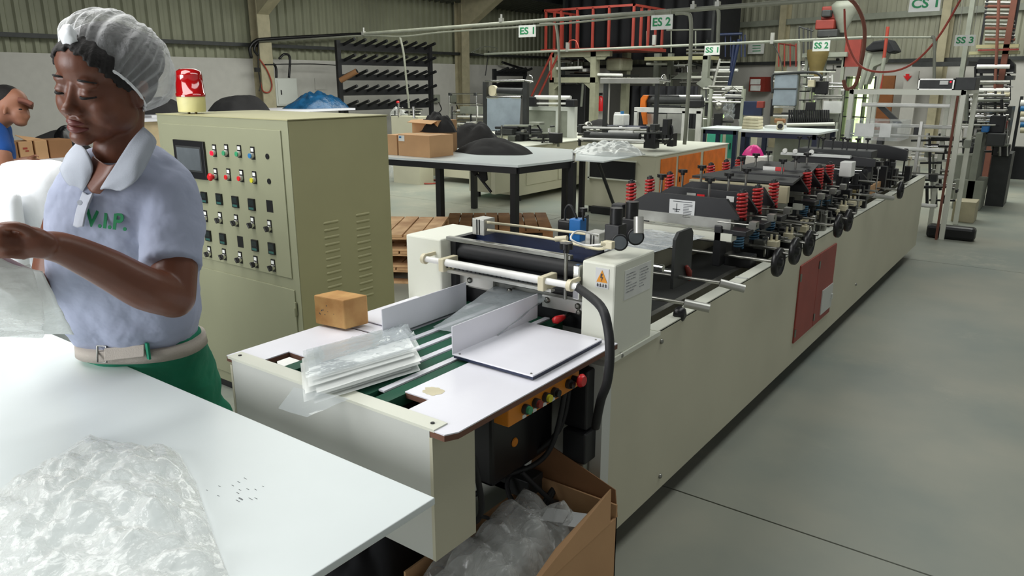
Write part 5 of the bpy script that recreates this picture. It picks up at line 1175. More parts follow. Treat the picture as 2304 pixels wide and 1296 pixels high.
# small rod frame left of it
sf = thing('rod_frame', PY(1045, 320, 10.6)*1.0, 'thin chrome rod frame on a bench beside the hanging film sheet', 'frame'); sf.location.z = 0; ROOTLOC[sf.name] = sf.location.copy()
b = MB()
for x in (1011, 1072): rod(b, x, 212, x+1, 300, 10.6, .012)
for y in (211, 234): rod(b, 1011, y, 1086, y, 10.6, .011)
b.build('rods', 'chrome', sf)
for x in (1013, 1070): MB().cb(PY(x, 212, 10.6), (.06, .05, .05)).build('clamp', 'dark_grey', sf, bevel=.006)
for i, (y, m_) in enumerate(((262, 'white_plastic'), (270, 'steel'), (278, 'white_plastic'), (285, 'steel'))): b = MB(); rod(b, 1030, y, 1088, y+1, 10.9, .018); b.build('roller', m_, sf)
b = MB(); bx(b, 1035, 240, 1086, 256, 11, .1); b.build('shelf_box', 'grey_paint', sf); b = MB(); bf(b, 1000, 300, 1090, 10.5, .6); b.build('bench_body', 'machine_panel', sf)
# sealer things over the cartons
sl = thing('bench_sealer', (PY(925, 300, 8.2).x, 8.2, 0), 'small chrome hand sealer with red knob behind the cartons', 'sealer')
b = MB(); bf(b, 880, 262, 940, 8.2, .3); b.build('pedestal', 'machine_panel', sl)
b = MB(); rod(b, 895, 244, 950, 247, 8.2, .012); rod(b, 897, 232, 897, 262, 8.2, .015); rod(b, 930, 240, 932, 266, 8.1, .02); b.build('rods', 'chrome', sl)
MB().ell(PY(895, 230, 8.2), (.025, .025, .02)).build('knob', 'red_plastic', sl)
mound('film_scrap_heap', PY(885, 250, 8.4).x, 8.5, PY(885, 258, 8.4).z, .16, .1, .12, 'film_bag', 'small heap of clear film behind the cartons', 'plastic film', 9, .08, fr=12)
# bags on the floor under the table
for i, (x, y, rx) in enumerate(((878, 400, .16), (930, 405, .2))):
    p = PZ(x, y, 0); mound('clear_sack', p.x, p.y, .001, rx, rx, .30 if i == 0 else .2, 'film_bag', ('clear sack of waste standing on the floor behind the cabinet edge', 'slumped clear film bag on the floor under the work table')[i], 'plastic bag', 50+i, .1, fr=7)
# teal base behind
tb_ = base('bag_machine', -8.0, -7.1, 8.7, 9.9, .69, 'cream machine base with teal door seen under the work table', doors=((8.75, 9.8, .15, .62, 'teal_paint'),))
b = MB().tube([Vector((PZ(965, 409, .012).x+.22*math.cos(t), PZ(965, 409, .012).y+.22*math.sin(t), .012)) for t in [i*.35 for i in range(18)]], .012, n=6, closed=True); b.build('coiled_hose', 'hose_red', label='ring of red hose lying on the floor under the work table', cat='hose')
# ES 2 machine with orange doors
m2 = base('bag_machine', -4.62, -3.68, 7.62, 9.75, .70, 'cream bag machine with three orange doors behind the red springs', doors=((7.75, 8.15, .12, .66, 'orange_paint'), (8.22, 8.85, .12, .66, 'orange_paint'), (8.95, 9.65, .12, .66, 'orange_paint')))
b = MB(); bx(b, 1325, 362, 1428, 402, 7.6, .02); b.build('front_opening', 'black_metal', m2)
b = MB(); bx(b, 1322, 359, 1431, 362, 7.59, .02); bx(b, 1322, 402, 1431, 405, 7.59, .02); bx(b, 1322, 359, 1326, 405, 7.59, .02); b.build('opening_frame', 'machine_cream', m2)
Y2_ = 8.4
b = MB(); bf(b, 1358, 188, 1365, Y2_, .05, z0=.7); bf(b, 1474, 186, 1481, Y2_, .05, z0=.7); b.build('post', 'dark_grey', m2)
b = MB(); bx(b, 1350, 175, 1484, 188, Y2_-.02, .08); b.build('head_beam', 'alu', m2, bevel=.006)
b = MB(); b.lathe(PY(1492, 178, Y2_), [(.05, 0), (.055, .012), (.05, .02)], (1, 0, 0), 20); rod(b, 1482, 179, 1508, 183, Y2_-.05, .012); b.build('crank', 'chrome', m2)
b = MB(); rod(b, 1312, 287, 1440, 289, 8.0, .014); rod(b, 1370, 297, 1425, 298, 8.0, .022); rod(b, 1305, 312, 1450, 317, 7.75, .014); b.build('roller', 'white_plastic', m2)
b = MB(); rod(b, 1330, 305, 1440, 308, 7.9, .04, n=16); b.build('rubber_roller', 'dark_grey', m2)
for i, (x, y, w_, h_) in enumerate(((1312, 296, 22, 22), (1448, 300, 26, 34), (1478, 296, 20, 24), (1490, 268, 12, 36), (1300, 280, 8, 20), (1500, 300, 14, 30), (1462, 280, 12, 14))):
    b = MB(); bx(b, x, y, x+w_, y+h_, 7.9+.15*(i % 3), .12); b.build('mechanism_block', ('dark_grey', 'black_metal')[i % 2], m2, bevel=.006)
MB().tube(bez([PY(1496, 270, 8), PY(1512, 285, 8), PY(1510, 310, 8), PY(1495, 325, 8)], 12), .012).build('cable', 'black_plastic', m2)
MB().ell(PY(1323, 283, 8.1), (.06, .05, .05)).build('motor', 'steel', m2)
jg = PY(1393, 284, 9.6); jt = thing('jerrycan', (jg.x, jg.y, 0), 'white plastic jerrycan standing on a blue box behind the orange door machine', 'jerrycan')
b = MB(); bx(b, 1379, 257, 1405, 284, 9.6, .16); b.build('body', 'bottle_white', jt, bevel=.02); b = MB(); rod(b, 1384, 255, 1400, 255, 9.68, .014); rod(b, 1384, 255, 1383, 262, 9.68, .014); b.build('handle', 'bottle_white', jt); b = MB(); b.cyl(PY(1400, 257, 9.68), PY(1400, 250, 9.68), .025); b.build('cap', 'blue_plastic', jt)
jb = PY(1393, 284, 9.6).z; MB().box((jg.x-.25, 9.55, 0), (jg.x+.3, 9.9, jb)).build('pedestal_box', 'navy', label='dark blue box under the white jerrycan', cat='box', bevel=.01)
# white frame table and unwind with orange arm
wf = thing('unwind_stand', (PY(1500, 300, 10.2).x, 10.2, 0), 'white painted unwind stand with rollers and orange arm', 'machine')
b = MB(); bx(b, 1427, 243, 1577, 254, 10.2, .06); b.build('top_beam', 'white_plastic', wf)
for x0_, x1_ in ((1427, 1434), (1535, 1548), (1567, 1577)): b = MB(); bf(b, x0_, 250, x1_, 10.2, .05); b.build('leg', 'white_plastic', wf)
b = MB(); P_ = [PY(x, y, 10.4) for x, y in ((1441, 222), (1447, 214), (1458, 215), (1452, 228), (1455, 280), (1447, 280), (1440, 240))]; b.prism(P_, (0, .04, 0)); b.build('arm', 'orange_paint', wf, bevel=.004)
for y, x0_, x1_, m_, r_ in ((217, 1466, 1580, 'chrome', .022), (226, 1460, 1580, 'dark_grey', .06), (233, 1460, 1556, 'alu', .02)): b = MB(); rod(b, x0_, y, x1_, y, 10.5, r_, n=14); b.build('roller', m_, wf)
b = MB(); bx(b, 1545, 226, 1578, 242, 10.4, .12); bx(b, 1450, 214, 1464, 240, 10.45, .1); b.build('bearing_block', 'black_metal', wf, bevel=.01)
b = MB(); bx(b, 1500, 256, 1535, 300, 10.5, .02); bx(b, 1455, 256, 1498, 285, 10.5, .02); b.build('back_sheet', 'alu', wf)
b = MB(); bx(b, 1500, 290, 1575, 330, 10.6, .1); b.build('slat_panel', 'grey_paint', wf)
# ---- first tower extruder: cream frame, red railed platform
YP = 13.0
ex1 = thing('blown_film_tower', (PY(1320, 300, YP+.6).x, YP+.6, 0), 'tall cream steel tower with red railed platform over the black machine', 'machine')
for x0_, x1_ in ((1236, 1247), (1329, 1341)): b = MB(); bf(b, x0_, 116, x1_, YP, .16); b.build('column', 'tower_cream', ex1)
b = MB(); bf(b, 1400, 116, 1412, YP+1.0, .16); b.build('column', 'tower_cream', ex1); 
b = MB(); bx(b, 1236, 116, 1372, 128, YP, .1); bx(b, 1236, 174, 1340, 186, YP, .1); b.build('cross_beam', 'tower_cream', ex1)
for s_ in (((1247, 128), (1247, 142), (1262, 128)), ((1329, 128), (1329, 142), (1312, 128)), ((1247, 186), (1247, 202), (1262, 186)), ((1329, 186), (1329, 202), (1312, 186)), ((1341, 128), (1341, 134), (1360, 134), (1372, 116), (1366, 116), (1352, 128))):
    b = MB(); b.prism([PY(x, y, YP+.02) for x, y in s_], (0, .03, 0)); b.build('gusset', 'tower_cream', ex1)
pl0 = PY(1232, 118, YP); pl1 = PY(1465, 118, YP); MB().box((pl0.x-.1, YP-.1, pl0.z), (pl1.x-.3, YP+1.25, pl0.z+.06)).build('platform', 'red_paint', ex1)
zr0 = pl0.z+.06
rx0 = pl0.x-.08
post = None
xs_ = [PY(x, 80, YP).x for x in (1232, 1266, 1302, 1337, 1373)]
for x in xs_+[pl1.x-.35]:
    if post is None: post = MB().box((x-.02, YP-.08, zr0), (x+.02, YP-.04, zr0+.72)).build('rail_post', 'red_paint', ex1); xp = x
    else: copy_part(post, (x-xp, 0, 0))
for k in range(1, 5): copy_part(post, (pl1.x-.35-xp, k*.3, 0)); copy_part(post, (0, k*.3, 0))
rl_ = MB().box((rx0, YP-.08, zr0+.70), (pl1.x-.33, YP-.04, zr0+.74)).build('hand_rail', 'red_paint', ex1)
MB().box((pl1.x-.37, YP-.08, zr0+.70), (pl1.x-.33, YP+1.2, zr0+.74)).box((rx0, YP-.08, zr0+.70), (rx0+.04, YP+1.2, zr0+.74)).build('hand_rail', 'red_paint', ex1)
b = MB(); rod(b, 1247, 110, 1196, 216, YP-.3, .022); rod(b, 1258, 120, 1212, 216, YP-.3, .022); rod(b, 1240, 125, 1240, 180, YP-.3, .02); b.build('stair_rail', 'red_paint', ex1)
b = MB(); bx(b, 1260, 168, 1400, 173, YP+.3, .7); b.build('nip_table', 'black_metal', ex1)
b = MB(); rod(b, 1240, 155, 1310, 152, YP+.1, .03); rod(b, 1345, 168, 1400, 169, YP+.1, .03); rod(b, 1250, 180, 1320, 180, YP+.1, .02); b.build('roller', 'white_plastic', ex1)
b = MB(); bx(b, 1362, 130, 1398, 160, YP+.4, .5); b.build('blower_housing', 'tower_cream', ex1, bevel=.05)
b = MB(); bf(b, 1262, 190, 1318, YP+.5, .6); b.build('extruder_body', 'black_metal', ex1, bevel=.02)
b = MB(); rod(b, 1302, 188, 1282, 235, YP+.6, .05); rod(b, 1312, 188, 1308, 240, YP+.5, .03); b.build('leaning_beam', 'grey_paint', ex1)
# black tarpaulin enclosure
b = MB(); a = PY(1268, 0, 15.6); e = PY(1612, 0, 15.6)
def tarp(u, v): return Vector((a.x+(e.x-a.x)*u, 15.6+.05*math.sin(u*70)+.02*math.sin(u*23), 1.95+(3.1)*v))
b.grid(tarp, 160, 6); b.add([Vector((a.x, 15.6, 1.95)), Vector((a.x, 17, 1.95)), Vector((a.x, 17, 5.05)), Vector((a.x, 15.6, 5.05)), Vector((e.x, 15.6, 1.95)), Vector((e.x, 17, 1.95)), Vector((e.x, 17, 5.05)), Vector((e.x, 15.6, 5.05))], [(0, 1, 2, 3), (4, 5, 6, 7)]); 
tq = thing('tarpaulin_enclosure', ((a.x+e.x)/2, 16, 0), 'high black tarpaulin curtain hung behind the red railed platform', 'curtain'); b.build('curtain', 'tarp', tq, solid=.01)
MB().box((a.x, 15.55, 5.02), (e.x, 15.65, 5.08)).box((a.x, 15.57, 0), (a.x+.06, 15.63, 5.1)).box((e.x-.06, 15.57, 0), (e.x, 15.63, 5.1)).build('frame', 'dark_grey', tq)
b = MB(); a2 = PY(1432, 200, 14.6); e2_ = PY(1590, 200, 14.6)
b.grid(lambda u, v: Vector((a2.x+(e2_.x-a2.x)*u, 14.2+.05*math.sin(u*50), .05+1.35*v)), 100, 4).build('black_curtain', 'tarp', label='low black curtain hanging behind the white unwind stand', cat='curtain', solid=.01)
# fire extinguisher
fe = PY(1344, 240, 13.45); ft2 = thing('fire_extinguisher', fe, 'red fire extinguisher hanging by the cream tower column', 'fire extinguisher')
b = MB(); c_ = PY(1350, 250, 13.45); h_ = PY(1350, 214, 13.45).z-c_.z; b.lathe(c_, [(.06, 0), (.065, .02), (.065, h_*.8), (.03, h_*.95)], n=18); b.build('cylinder', 'red_plastic', ft2)
MB().cb(c_+Vector((0, 0, h_+.02)), (.08, .03, .05)).build('valve', 'black_metal', ft2); MB().tube(bez([c_+Vector((0, -.03, h_)), c_+Vector((-.09, -.05, h_*.7)), c_+Vector((-.08, -.05, h_*.2))], 10), .01).build('hose', 'black_plastic', ft2)
MB().box(c_+Vector((-.1, .08, -c_.z)), c_+Vector((.15, .11, h_+.5))).build('backing_board', 'masonry', ft2)
# second platform on the right of it
ex2 = thing('slitter_tower', (PY(1530, 300, 14.9).x, 14.9, 0), 'grey steel tower with ladder and long roller platform in mid hall', 'machine')
b = MB(); bx(b, 1450, 127, 1592, 135, 14.7, .6); b.build('platform', 'cabinet_side', ex2)
for x0_, x1_ in ((1582, 1595), (1503, 1512), (1472, 1484)): b = MB(); bf(b, x0_, 120, x1_, 14.7+(.6 if x0_ < 1580 else 0), .12); b.build('column', 'grey_paint', ex2)
b = MB(); b.prism([PY(x, y, 14.65) for x, y in ((1566, 188), (1582, 176), (1596, 176), (1606, 186), (1594, 198), (1580, 198))], (0, .03, 0)); b.build('gusset', 'grey_paint', ex2)
for i, (x0_, y0_, x1_, y1_, m_) in enumerate(((1455, 144, 1500, 144, 'machine_cream'), (1545, 112, 1585, 112, 'steel'), (1545, 120, 1585, 120, 'steel'), (1530, 186, 1640, 184, 'steel'), (1548, 174, 1604, 174, 'machine_cream'), (1512, 130, 1590, 150, 'dark_grey'), (1595, 158, 1660, 158, 'white_plastic'))):
    b = MB(); rod(b, x0_, y0_, x1_, y1_, 15.0, .03); b.build('roller', m_, ex2)
b = MB(); b.prism([PY(x, y, 15.2) for x, y in ((1510, 178), (1530, 164), (1560, 162), (1545, 178))], (0, .3, 0)); b.build('hopper_sheet', 'grey_paint', ex2)
lb = MB(); rod(lb, 1620, 132, 1600, 212, 14.3, .025); rod(lb, 1654, 132, 1634, 212, 14.3, .025); lb.build('ladder_rail', 'alu', ex2)
for i in range(7): b = MB(); y = 140+i*11; x = 1618-i*2.7; rod(b, x, y, x+34, y, 14.3, .012); b.build('rung', 'alu', ex2)
b = MB(); rod(b, 1663, 88, 1636, 215, 14.2, .035); rod(b, 1652, 92, 1645, 160, 14.2, .03); rod(b, 1616, 78, 1670, 76, 14.2, .025)
for x in (1632, 1644, 1668, 1676): rod(b, x, 78, x, 128, 14.25, .014)
b.build('blue_mast', 'navy', ex2)
for i in range(3): b = MB(); rod(b, 1455+i*55, 70, 1455+i*55, 118, 15, .015); b.build('post', 'grey_paint', ex2)
b = MB(); rod(b, 1500, 68, 1600, 66, 15, .015); b.build('hand_rail', 'grey_paint', ex2)
# film winder between
wd = thing('film_winder', (PY(1630, 300, 13.4).x, 13.4, 0), 'film winder with silver rollers and hanging clear film by the blue mast', 'machine')
b = MB(); 
for x0_, x1_ in ((1596, 1602), (1669, 1675)): bf(b, x0_, 200, x1_, 13.4, .08)
b.build('post', 'grey_paint', wd)
for y, m_ in ((195, 'steel'), (214, 'chrome'), (220, 'white_plastic'), (229, 'chrome')): b = MB(); rod(b, 1595, y, 1672, y+1, 13.45, .024, n=12); b.build('roller', m_, wd)
b = MB(); q0, q1, q2, q3 = PY(1630, 232, 13.4), PY(1656, 232, 13.4), PY(1652, 268, 13.4), PY(1628, 268, 13.4); b.grid(lambda u, v: (q0.lerp(q1, u)).lerp(q3.lerp(q2, u), v)+crumple((u*5, v*5, 0), .05, 1), 14, 14).build('film', 'film_clear', wd)
b = MB(); bx(b, 1652, 231, 1668, 268, 13.5, .1); bx(b, 1586, 225, 1600, 262, 13.5, .1); bx(b, 1605, 255, 1622, 285, 13.3, .1); b.build('mechanism_block', 'black_metal', wd, bevel=.01)
MB().ell(PY(1617, 238, 13.2), (.08, .07, .08)).build('motor', 'steel', wd)
b = MB(); rod(b, 1624, 215, 1650, 195, 13.2, .02); rod(b, 1650, 195, 1662, 205, 13.2, .015); b.build('arm', 'steel', wd)
# ---- blue legged tables with white tops
def simple_table(name, x0, x1, y0, y1, z, m_leg, label, front_doors=None):
    t = thing(name, ((x0+x1)/2, (y0+y1)/2, 0), label, 'table'); MB().box((x0, y0, z-.025), (x1, y1, z)).build('top', 'table_white', t)
    for x in (x0+.05, x1-.05):
        for y in (y0+.06, y1-.06): MB().box((x-.03, y-.03, 0), (x+.03, y+.03, z-.025)).build('leg', m_leg, t)
    MB().box((x0+.03, y0+.03, z-.09), (x1-.03, y0+.07, z-.025)).build('rail', m_leg, t); return t
a = PY(1575, 290, 11.4); e = PY(1660, 290, 11.4)
t = simple_table('work_table', a.x, e.x, 11.4, 12.1, PY(1600, 288, 11.4).z, 'navy', 'blue legged table with white top in front of the teal doors')
tm = thing('teal_cabinet', (PY(1630, 330, 12.3).x, 12.5, 0), 'cream machine cabinet with two teal doors behind the blue legged table', 'cabinet')
b = MB(); bf(b, 1578, 292, 1668, 12.2, .8); b.build('body', 'machine_panel', tm)
for x0_, x1_ in ((1590, 1624), (1632, 1656)):
    b = MB(); bx(b, x0_, 298, x1_, 356, 12.19, .01); d = b.build('door', 'teal_paint', tm); b = MB(); bx(b, (x0_+x1_)/2-3, 322, (x0_+x1_)/2-1, 336, 12.18, .01); b.build('handle', 'black_metal', d)
Yt = 10.3; zt3 = PY(1700, 294, Yt).z
t = simple_table('packing_bench', PY(1663, 294, Yt).x, PY(1842, 294, Yt).x, Yt, Yt+1.0, zt3, 'navy', 'blue framed bench with white top carrying cream rolls in the middle distance')
b = MB(); bx(b, 1742, 300, 1850, 372, Yt+.9, .05); b.build('modesty_panel', 'grey_paint', t)
for i in range(4):
    p = PY(1690+(i % 2)*2, 262+i*7, Yt+.3); pb_ = PY(1690, 290, Yt+.3)
    b = MB().cb((pb_.x, Yt+.35, zt3+.022+i*.042), (.24-.01*i, .2, .038)); b.build('folded_stack', 'cream_roll', label=('lowest', 'second', 'third', 'topmost')[i]+' of the cream folded bag bundles piled on the blue framed bench', cat='bag bundle', group='cream bundles on the blue framed bench', bevel=.008)
b = MB(); bx(b, 1720, 283, 1760, 290, Yt+.6, .2); b.build('paper_stack', 'paper', label='low stack of white paper on the blue framed bench', cat='paper') 
mp_ = PY(1755, 290, Yt+.4); mb_ = thing('tape_dispenser', (mp_.x, mp_.y, zt3), 'small cream and dark motor device on the blue framed bench', 'device')
MB().cb((mp_.x, mp_.y, zt3+.06), (.09, .08, .12)).build('body', 'cream_roll', mb_, bevel=.02); MB().cyl((mp_.x-.08, mp_.y, zt3+.12), (mp_.x+.06, mp_.y, zt3+.12), .03).build('motor', 'cardboard_dark', mb_); MB().cyl((mp_.x+.02, mp_.y-.05, zt3+.05), (mp_.x+.02, mp_.y-.08, zt3+.05), .035).build('wheel', 'black_plastic', mb_)
pk = PY(1695, 348, Yt-.2); mound('pink_bag', pk.x, pk.y, PY(1695, 350, Yt-.2).z, .13, .1, .17, 'pink_bag', 'bright pink plastic bag under the blue framed bench', 'bag', 71, .04, fr=8)
wbx = MB(); bx(wbx, 1676, 352, 1722, 378, Yt-.35, .3); o = wbx.build('white_carton', 'white_plastic', label='white box under the pink bag below the blue framed bench', cat='box', bevel=.01); 
b = MB(); zb_ = PY(1700, 378, Yt-.35).z; b.box((PY(1672, 378, Yt).x, Yt-.4, 0), (PY(1726, 378, Yt).x, Yt+.1, zb_)); b.build('low_plinth', 'dark_grey', label='dark plinth under the white box and pink bag', cat='plinth')
# ---- third line: comb rack, extruder, hopper
c3_ = thing('punch_machine', (PY(1800, 280, 11.8).x, 11.8, 0), 'grey machine with row of black comb rods behind the blue framed bench', 'machine')
b = MB(); bf(b, 1772, 268, 1862, 11.8, .5); b.build('base', 'dark_grey', c3_)
for i in range(19): b = MB(); x = 1776+i*4.9; rod(b, x, 247, x, 274, 11.75, .014, n=8); b.build('comb_rod', 'black_metal', c3_)
b = MB(); rod(b, 1770, 281, 1878, 279, 11.6, .025); b.build('front_rail', 'machine_cream', c3_)
b = MB(); bx(b, 1852, 228, 1893, 254, 12, .04); b.build('sheet', 'label_white', c3_)
for x0_, x1_, y0_ in ((1795, 1800, 170), (1838, 1846, 215), (1893, 1898, 215)): b = MB(); bf(b, x0_, y0_, x1_, 12.1, .05); b.build('post', 'grey_paint', c3_)
for y in (216, 221): b = MB(); rod(b, 1830, y, 1895, y, 12.1, .018); b.build('roller', 'steel', c3_)
for i, (x0_, y0_, x1_, y1_, m_) in enumerate(((1740, 168, 1792, 238, 'film_sheet'), (1812, 230, 1836, 250, 'black_metal'), (1833, 183, 1862, 212, 'black_metal'), (1817, 180, 1832, 196, 'cream_roll'), (1740, 240, 1792, 243, 'white_plastic'), (1672, 228, 1715, 260, 'navy'), (1702, 228, 1718, 243, 'red_paint'), (1862, 255, 1890, 275, 'grey_paint'), (1733, 222, 1738, 262, 'black_metal'))):
    b = MB(); bx(b, x0_, y0_, x1_, y1_, 12.0+(i % 3)*.1, .08); b.build('machine_block', m_, c3_, bevel=.01)
b = MB(); b.tube(bez([PY(1738, 210, 12), PY(1738, 172, 12), PY(1755, 166, 12), PY(1830, 163, 12), PY(1850, 175, 12)], 20), .02); rod(b, 1738, 200, 1792, 200, 12, .012); b.build('guard_tube', 'dark_grey', c3_)
b = MB(); bx(b, 1742, 160, 1870, 163, 12, .25); b.build('top_shelf', 'machine_cream', c3_)
h3 = thing('hopper_extruder', (PY(1880, 150, 14.4).x, 14.4, 0), 'red and grey hopper extruder on a high platform above the punch machine', 'machine')
b = MB(); bx(b, 1805, 118, 1905, 128, 14.2, .9); b.build('platform', 'grey_paint', h3)
for x in (1812, 1852, 1895): b = MB(); bf(b, x, 128, x+7, 14.3, .08); b.build('column', 'grey_paint', h3)
b = MB(); bx(b, 1834, 44, 1876, 66, 14.4, .5); bx(b, 1848, 14, 1880, 44, 14.5, .35); b.build('motor_cover', 'red_paint', h3, bevel=.02)
b = MB(); bx(b, 1838, 66, 1884, 84, 14.4, .5); bx(b, 1848, 22, 1868, 38, 14.35, .2); b.build('gearbox', 'dark_grey', h3, bevel=.02)
b = MB(); c_ = PY(1896, 60, 14.6); b.lathe(c_, [(.06, -.1), (.1, .0), (.22, .3), (.22, .36), (.15, .42)], n=20); b.build('hopper', 'grey_paint', h3)
b = MB(); c_ = PY(1835, 172, 14.2); b.lathe(c_, [(.11, 0), (.12, .15), (.18, .35), (.18, .45)], n=20); b.build('die_head', 'brass', h3)
b = MB(); 
for x in (1798, 1808, 1818, 1825): rod(b, x, 62, x, 120, 14.15, .014)
rod(b, 1798, 60, 1830, 70, 14.15, .014); b.build('hand_rail', 'dark_grey', h3)
for i in range(4): b = MB(); x = 1752+i*13; rod(b, x, 98, x, 150, 14.8, .014); rod(b, 1752, 98, 1790, 103, 14.8, .014); b.build('red_rail', 'red_paint', h3)
b = MB(); bx(b, 1900, 88, 1935, 150, 14.3, .12); b.build('red_column', 'red_paint', h3)
b = MB(); b.prism([PY(x, y, 13.8) for x, y in ((1945, 110), (1965, 93), (2000, 88), (2008, 100), (2016, 115), (2000, 120), (1985, 112), (1950, 116))], (0, .5, 0)); b.build('dark_tarp', 'tarp', h3, bevel=.02)
b = MB(); b.prism([PY(x, y, 13.9) for x, y in ((1938, 118), (1998, 115), (1988, 140), (1965, 150), (1950, 190), (1936, 190))], (0, .3, 0)); b.build('chute', 'grey_paint', h3)
for (x0_, y0_, x1_, y1_, r_, m_) in ((1935, 200, 1958, 120, .04, 'grey_paint'), (1980, 200, 1998, 60, .025, 'hose_red'), (1972, 230, 1990, 130, .03, 'grey_paint')): b = MB(); rod(b, x0_, y0_, x1_, y1_, 13.5, r_); b.build('strut', m_, h3)
# hoses in the air
hz = thing('air_hose', PY(1940, 100, 9.8), 'thick brown hose arching down in front of the hopper extruder', 'hose')
MB().tube(bez([PY(1900, -10, 9.8), PY(1925, 10, 9.8), PY(1943, 50, 9.8), PY(1945, 95, 9.8), PY(1938, 140, 9.8), PY(1925, 190, 9.8), PY(1905, 200, 9.8), PY(1898, 180, 9.8)], 40), .022).build('hose', 'cap_brown', hz)
hz = thing('thin_hose', PY(2040, 140, 9.6), 'thin red hose sagging across the far wall', 'hose')
MB().tube(bez([PY(1900, 20, 9.6), PY(1905, 90, 9.6), PY(1935, 148, 9.6), PY(1990, 162, 9.6), PY(2050, 145, 9.6), PY(2110, 85, 9.6), PY(2165, -8, 9.6)], 40), .012).build('hose', 'hose_red', hz)
# far wall things
def fq(px0, py0, px1, py1, o=.04, t=.03, base_=0):
    t0, z0_ = fpx(px0, py1, o); t1, z1_ = fpx(px1, py0, o); b = MB(); fbox(t0, t1, z0_, z1_, o-t, o, b); return b
def wallthing(name, px0, py0, px1, py1, m, label, cat, o=.05, t=.05): 
    b = fq(px0, py0, px1, py1, o, t); return b.build(name, m, label=label, cat=cat)
hb_ = thing('fire_hose_cabinet', FA, 'red fire cabinet with two white notices on the far wall', 'fire cabinet'); t0, z0_ = fpx(1700, 205); hb_.location = far(t0, z0_); ROOTLOC[hb_.name] = far(t0, z0_)
fq(1684, 173, 1722, 206, .3, .3).build('body', 'red_paint', hb_); fq(1688, 178, 1711, 190, .31, .01).build('notice', 'label_white', hb_); fq(1688, 192, 1711, 204, .31, .01).build('notice', 'label_white', hb_)
t_ = thing('wall_board', far(fpx(1700, 120)[0], fpx(1700, 122)[1], .05), 'white notice board with green lines high on the far wall cladding', 'notice'); fq(1682, 95, 1719, 122, .08, .03).build('panel', 'label_white', t_)
b = MB()
for y in (103, 109, 115): t0, z0_ = fpx(1693, y, .085); t1, _ = fpx(1711, y, .085); fbox(t0, t1, z0_-.008, z0_+.008, .08, .085, b)
b.build('print', 'sign_green', t_)
wallthing('brown_partition', 1966, 170, 2014, 292, 'brown_board', 'brown wooden partition by the bright door', 'partition', .5, .05)
t0, z0_ = fpx(2040, 200, .4); t_ = thing('arrow_sign', far(t0, z0_, .4), 'white panel with red downward arrow on the far wall', 'sign'); fq(2018, 160, 2068, 300, .4, .03).build('panel', 'masonry', t_)
b = MB(); pts = [(2038, 166), (2046, 166), (2046, 172), (2052, 170), (2042, 182), (2032, 170), (2038, 172)]; P_ = []
for x, y in pts: tt, zz_ = fpx(x, y, .42); P_.append(far(tt, zz_, .42))
b.prism(P_, FN*.01); b.build('arrow', 'red_plastic', t_)
wallthing('dark_shelf', 2052, 138, 2180, 150, 'dark_grey', 'long dark shelf beam under the far cladding right of the arrow', 'shelf', .9, .4)
# ---- overhead pipes with signs
YQ = 8.4
pp = thing('overhead_pipe', PY(1200, 55, YQ), 'nearer overhead conduit pipe with cable running across the hall', 'pipe')
b = MB(); zz = PY(1180, 52, YQ).z; xl = PY(820, 78, YQ).x; xr_ = PY(1930, 0, YQ).x
b.cyl((xl, YQ, PY(820, 76, YQ).z), (xr_+1.5, YQ, PY(1900, 2, YQ).z+.05), .024, n=12); b.build('conduit', 'pipe_grey', pp)
b = MB(); b.tube(bez([PY(570, 95, YQ+.05), PY(690, 88, YQ), PY(820, 80, YQ), PY(905, 82, YQ), PY(1000, 72, YQ), PY(1180, 60, YQ), PY(1320, 48, YQ), PY(1480, 32, YQ), PY(1660, 16, YQ), PY(1850, 2, YQ)], 60), .012, n=8); b.build('cable', 'pipe_grey', pp)
for x, y in ((1128, 48), (818, 78), (1560, 18), (1615, 12)): b = MB(); rod(b, x, y, x, y-16, YQ, .015); b.build('hanger', 'alu', pp); MB().cb(PY(x, y-3, YQ), (.05, .05, .05)).build('clamp', 'alu', pp)
def drop(name, x0_, y0_, pts, Y_, label, r_=.028):
    t = thing(name, PY(x0_, y0_, Y_), label, 'pipe'); MB().tube(bez([PY(x, y, Y_) for x, y in pts], 30), r_, n=10).build('pipe', 'pipe_grey', t); return t
drop('drop_pipe', 1256, 330, [(1215, 54), (1246, 54), (1252, 62), (1257, 110), (1259, 200), (1258, 280), (1256, 330)], YQ, 'thin conduit dropping from the overhead pipe beside the first sign', .018)
drop('drop_pipe', 1550, 320, [(1520, 30), (1543, 30), (1554, 42), (1554, 110), (1549, 200), (1543, 290), (1540, 325)], YQ, 'thicker conduit dropping from the overhead pipe right of the second sign', .022)
drop('drop_cable', 905, 250, [(900, 84), (908, 120), (914, 180), (920, 240), (921, 262), (924, 345)], YQ, 'pale cable hanging in front of the large peg rack', .016)
drop('drop_pipe', 1618, 120, [(1612, 16), (1617, 30), (1616, 70), (1615, 96)], YQ, 'narrow conduit dropping above the third sign', .02)
YR = 12.1
pp2 = thing('overhead_pipe', PY(1500, 108, YR), 'farther overhead conduit pipe carrying the small signs', 'pipe')
b = MB(); b.cyl(PY(1090, 122, YR), PY(1960, 84, YR), .022, n=10); b.cyl(PY(1960, 84, YR), PY(2100, 84, YR), .012, n=8); b.build('conduit', 'grey_paint', pp2)
for x, y in ((1277, 112), (1472, 96), (1738, 92)): MB().cb(PY(x, y-6, YR), (.05, .05, .16)).build('hanger', 'alu', pp2)
MB().tube(bez([PY(1277, 104, YR), PY(1282, 92, YR), PY(1296, 92, YR), PY(1303, 110, YR)], 10), .01).build('red_tail', 'hose_red', pp2)
MB().tube(bez([PY(1738, 95, YR), PY(1755, 130, YR), PY(1762, 165, YR)], 8), .008).build('wire', 'dark_grey', pp2)
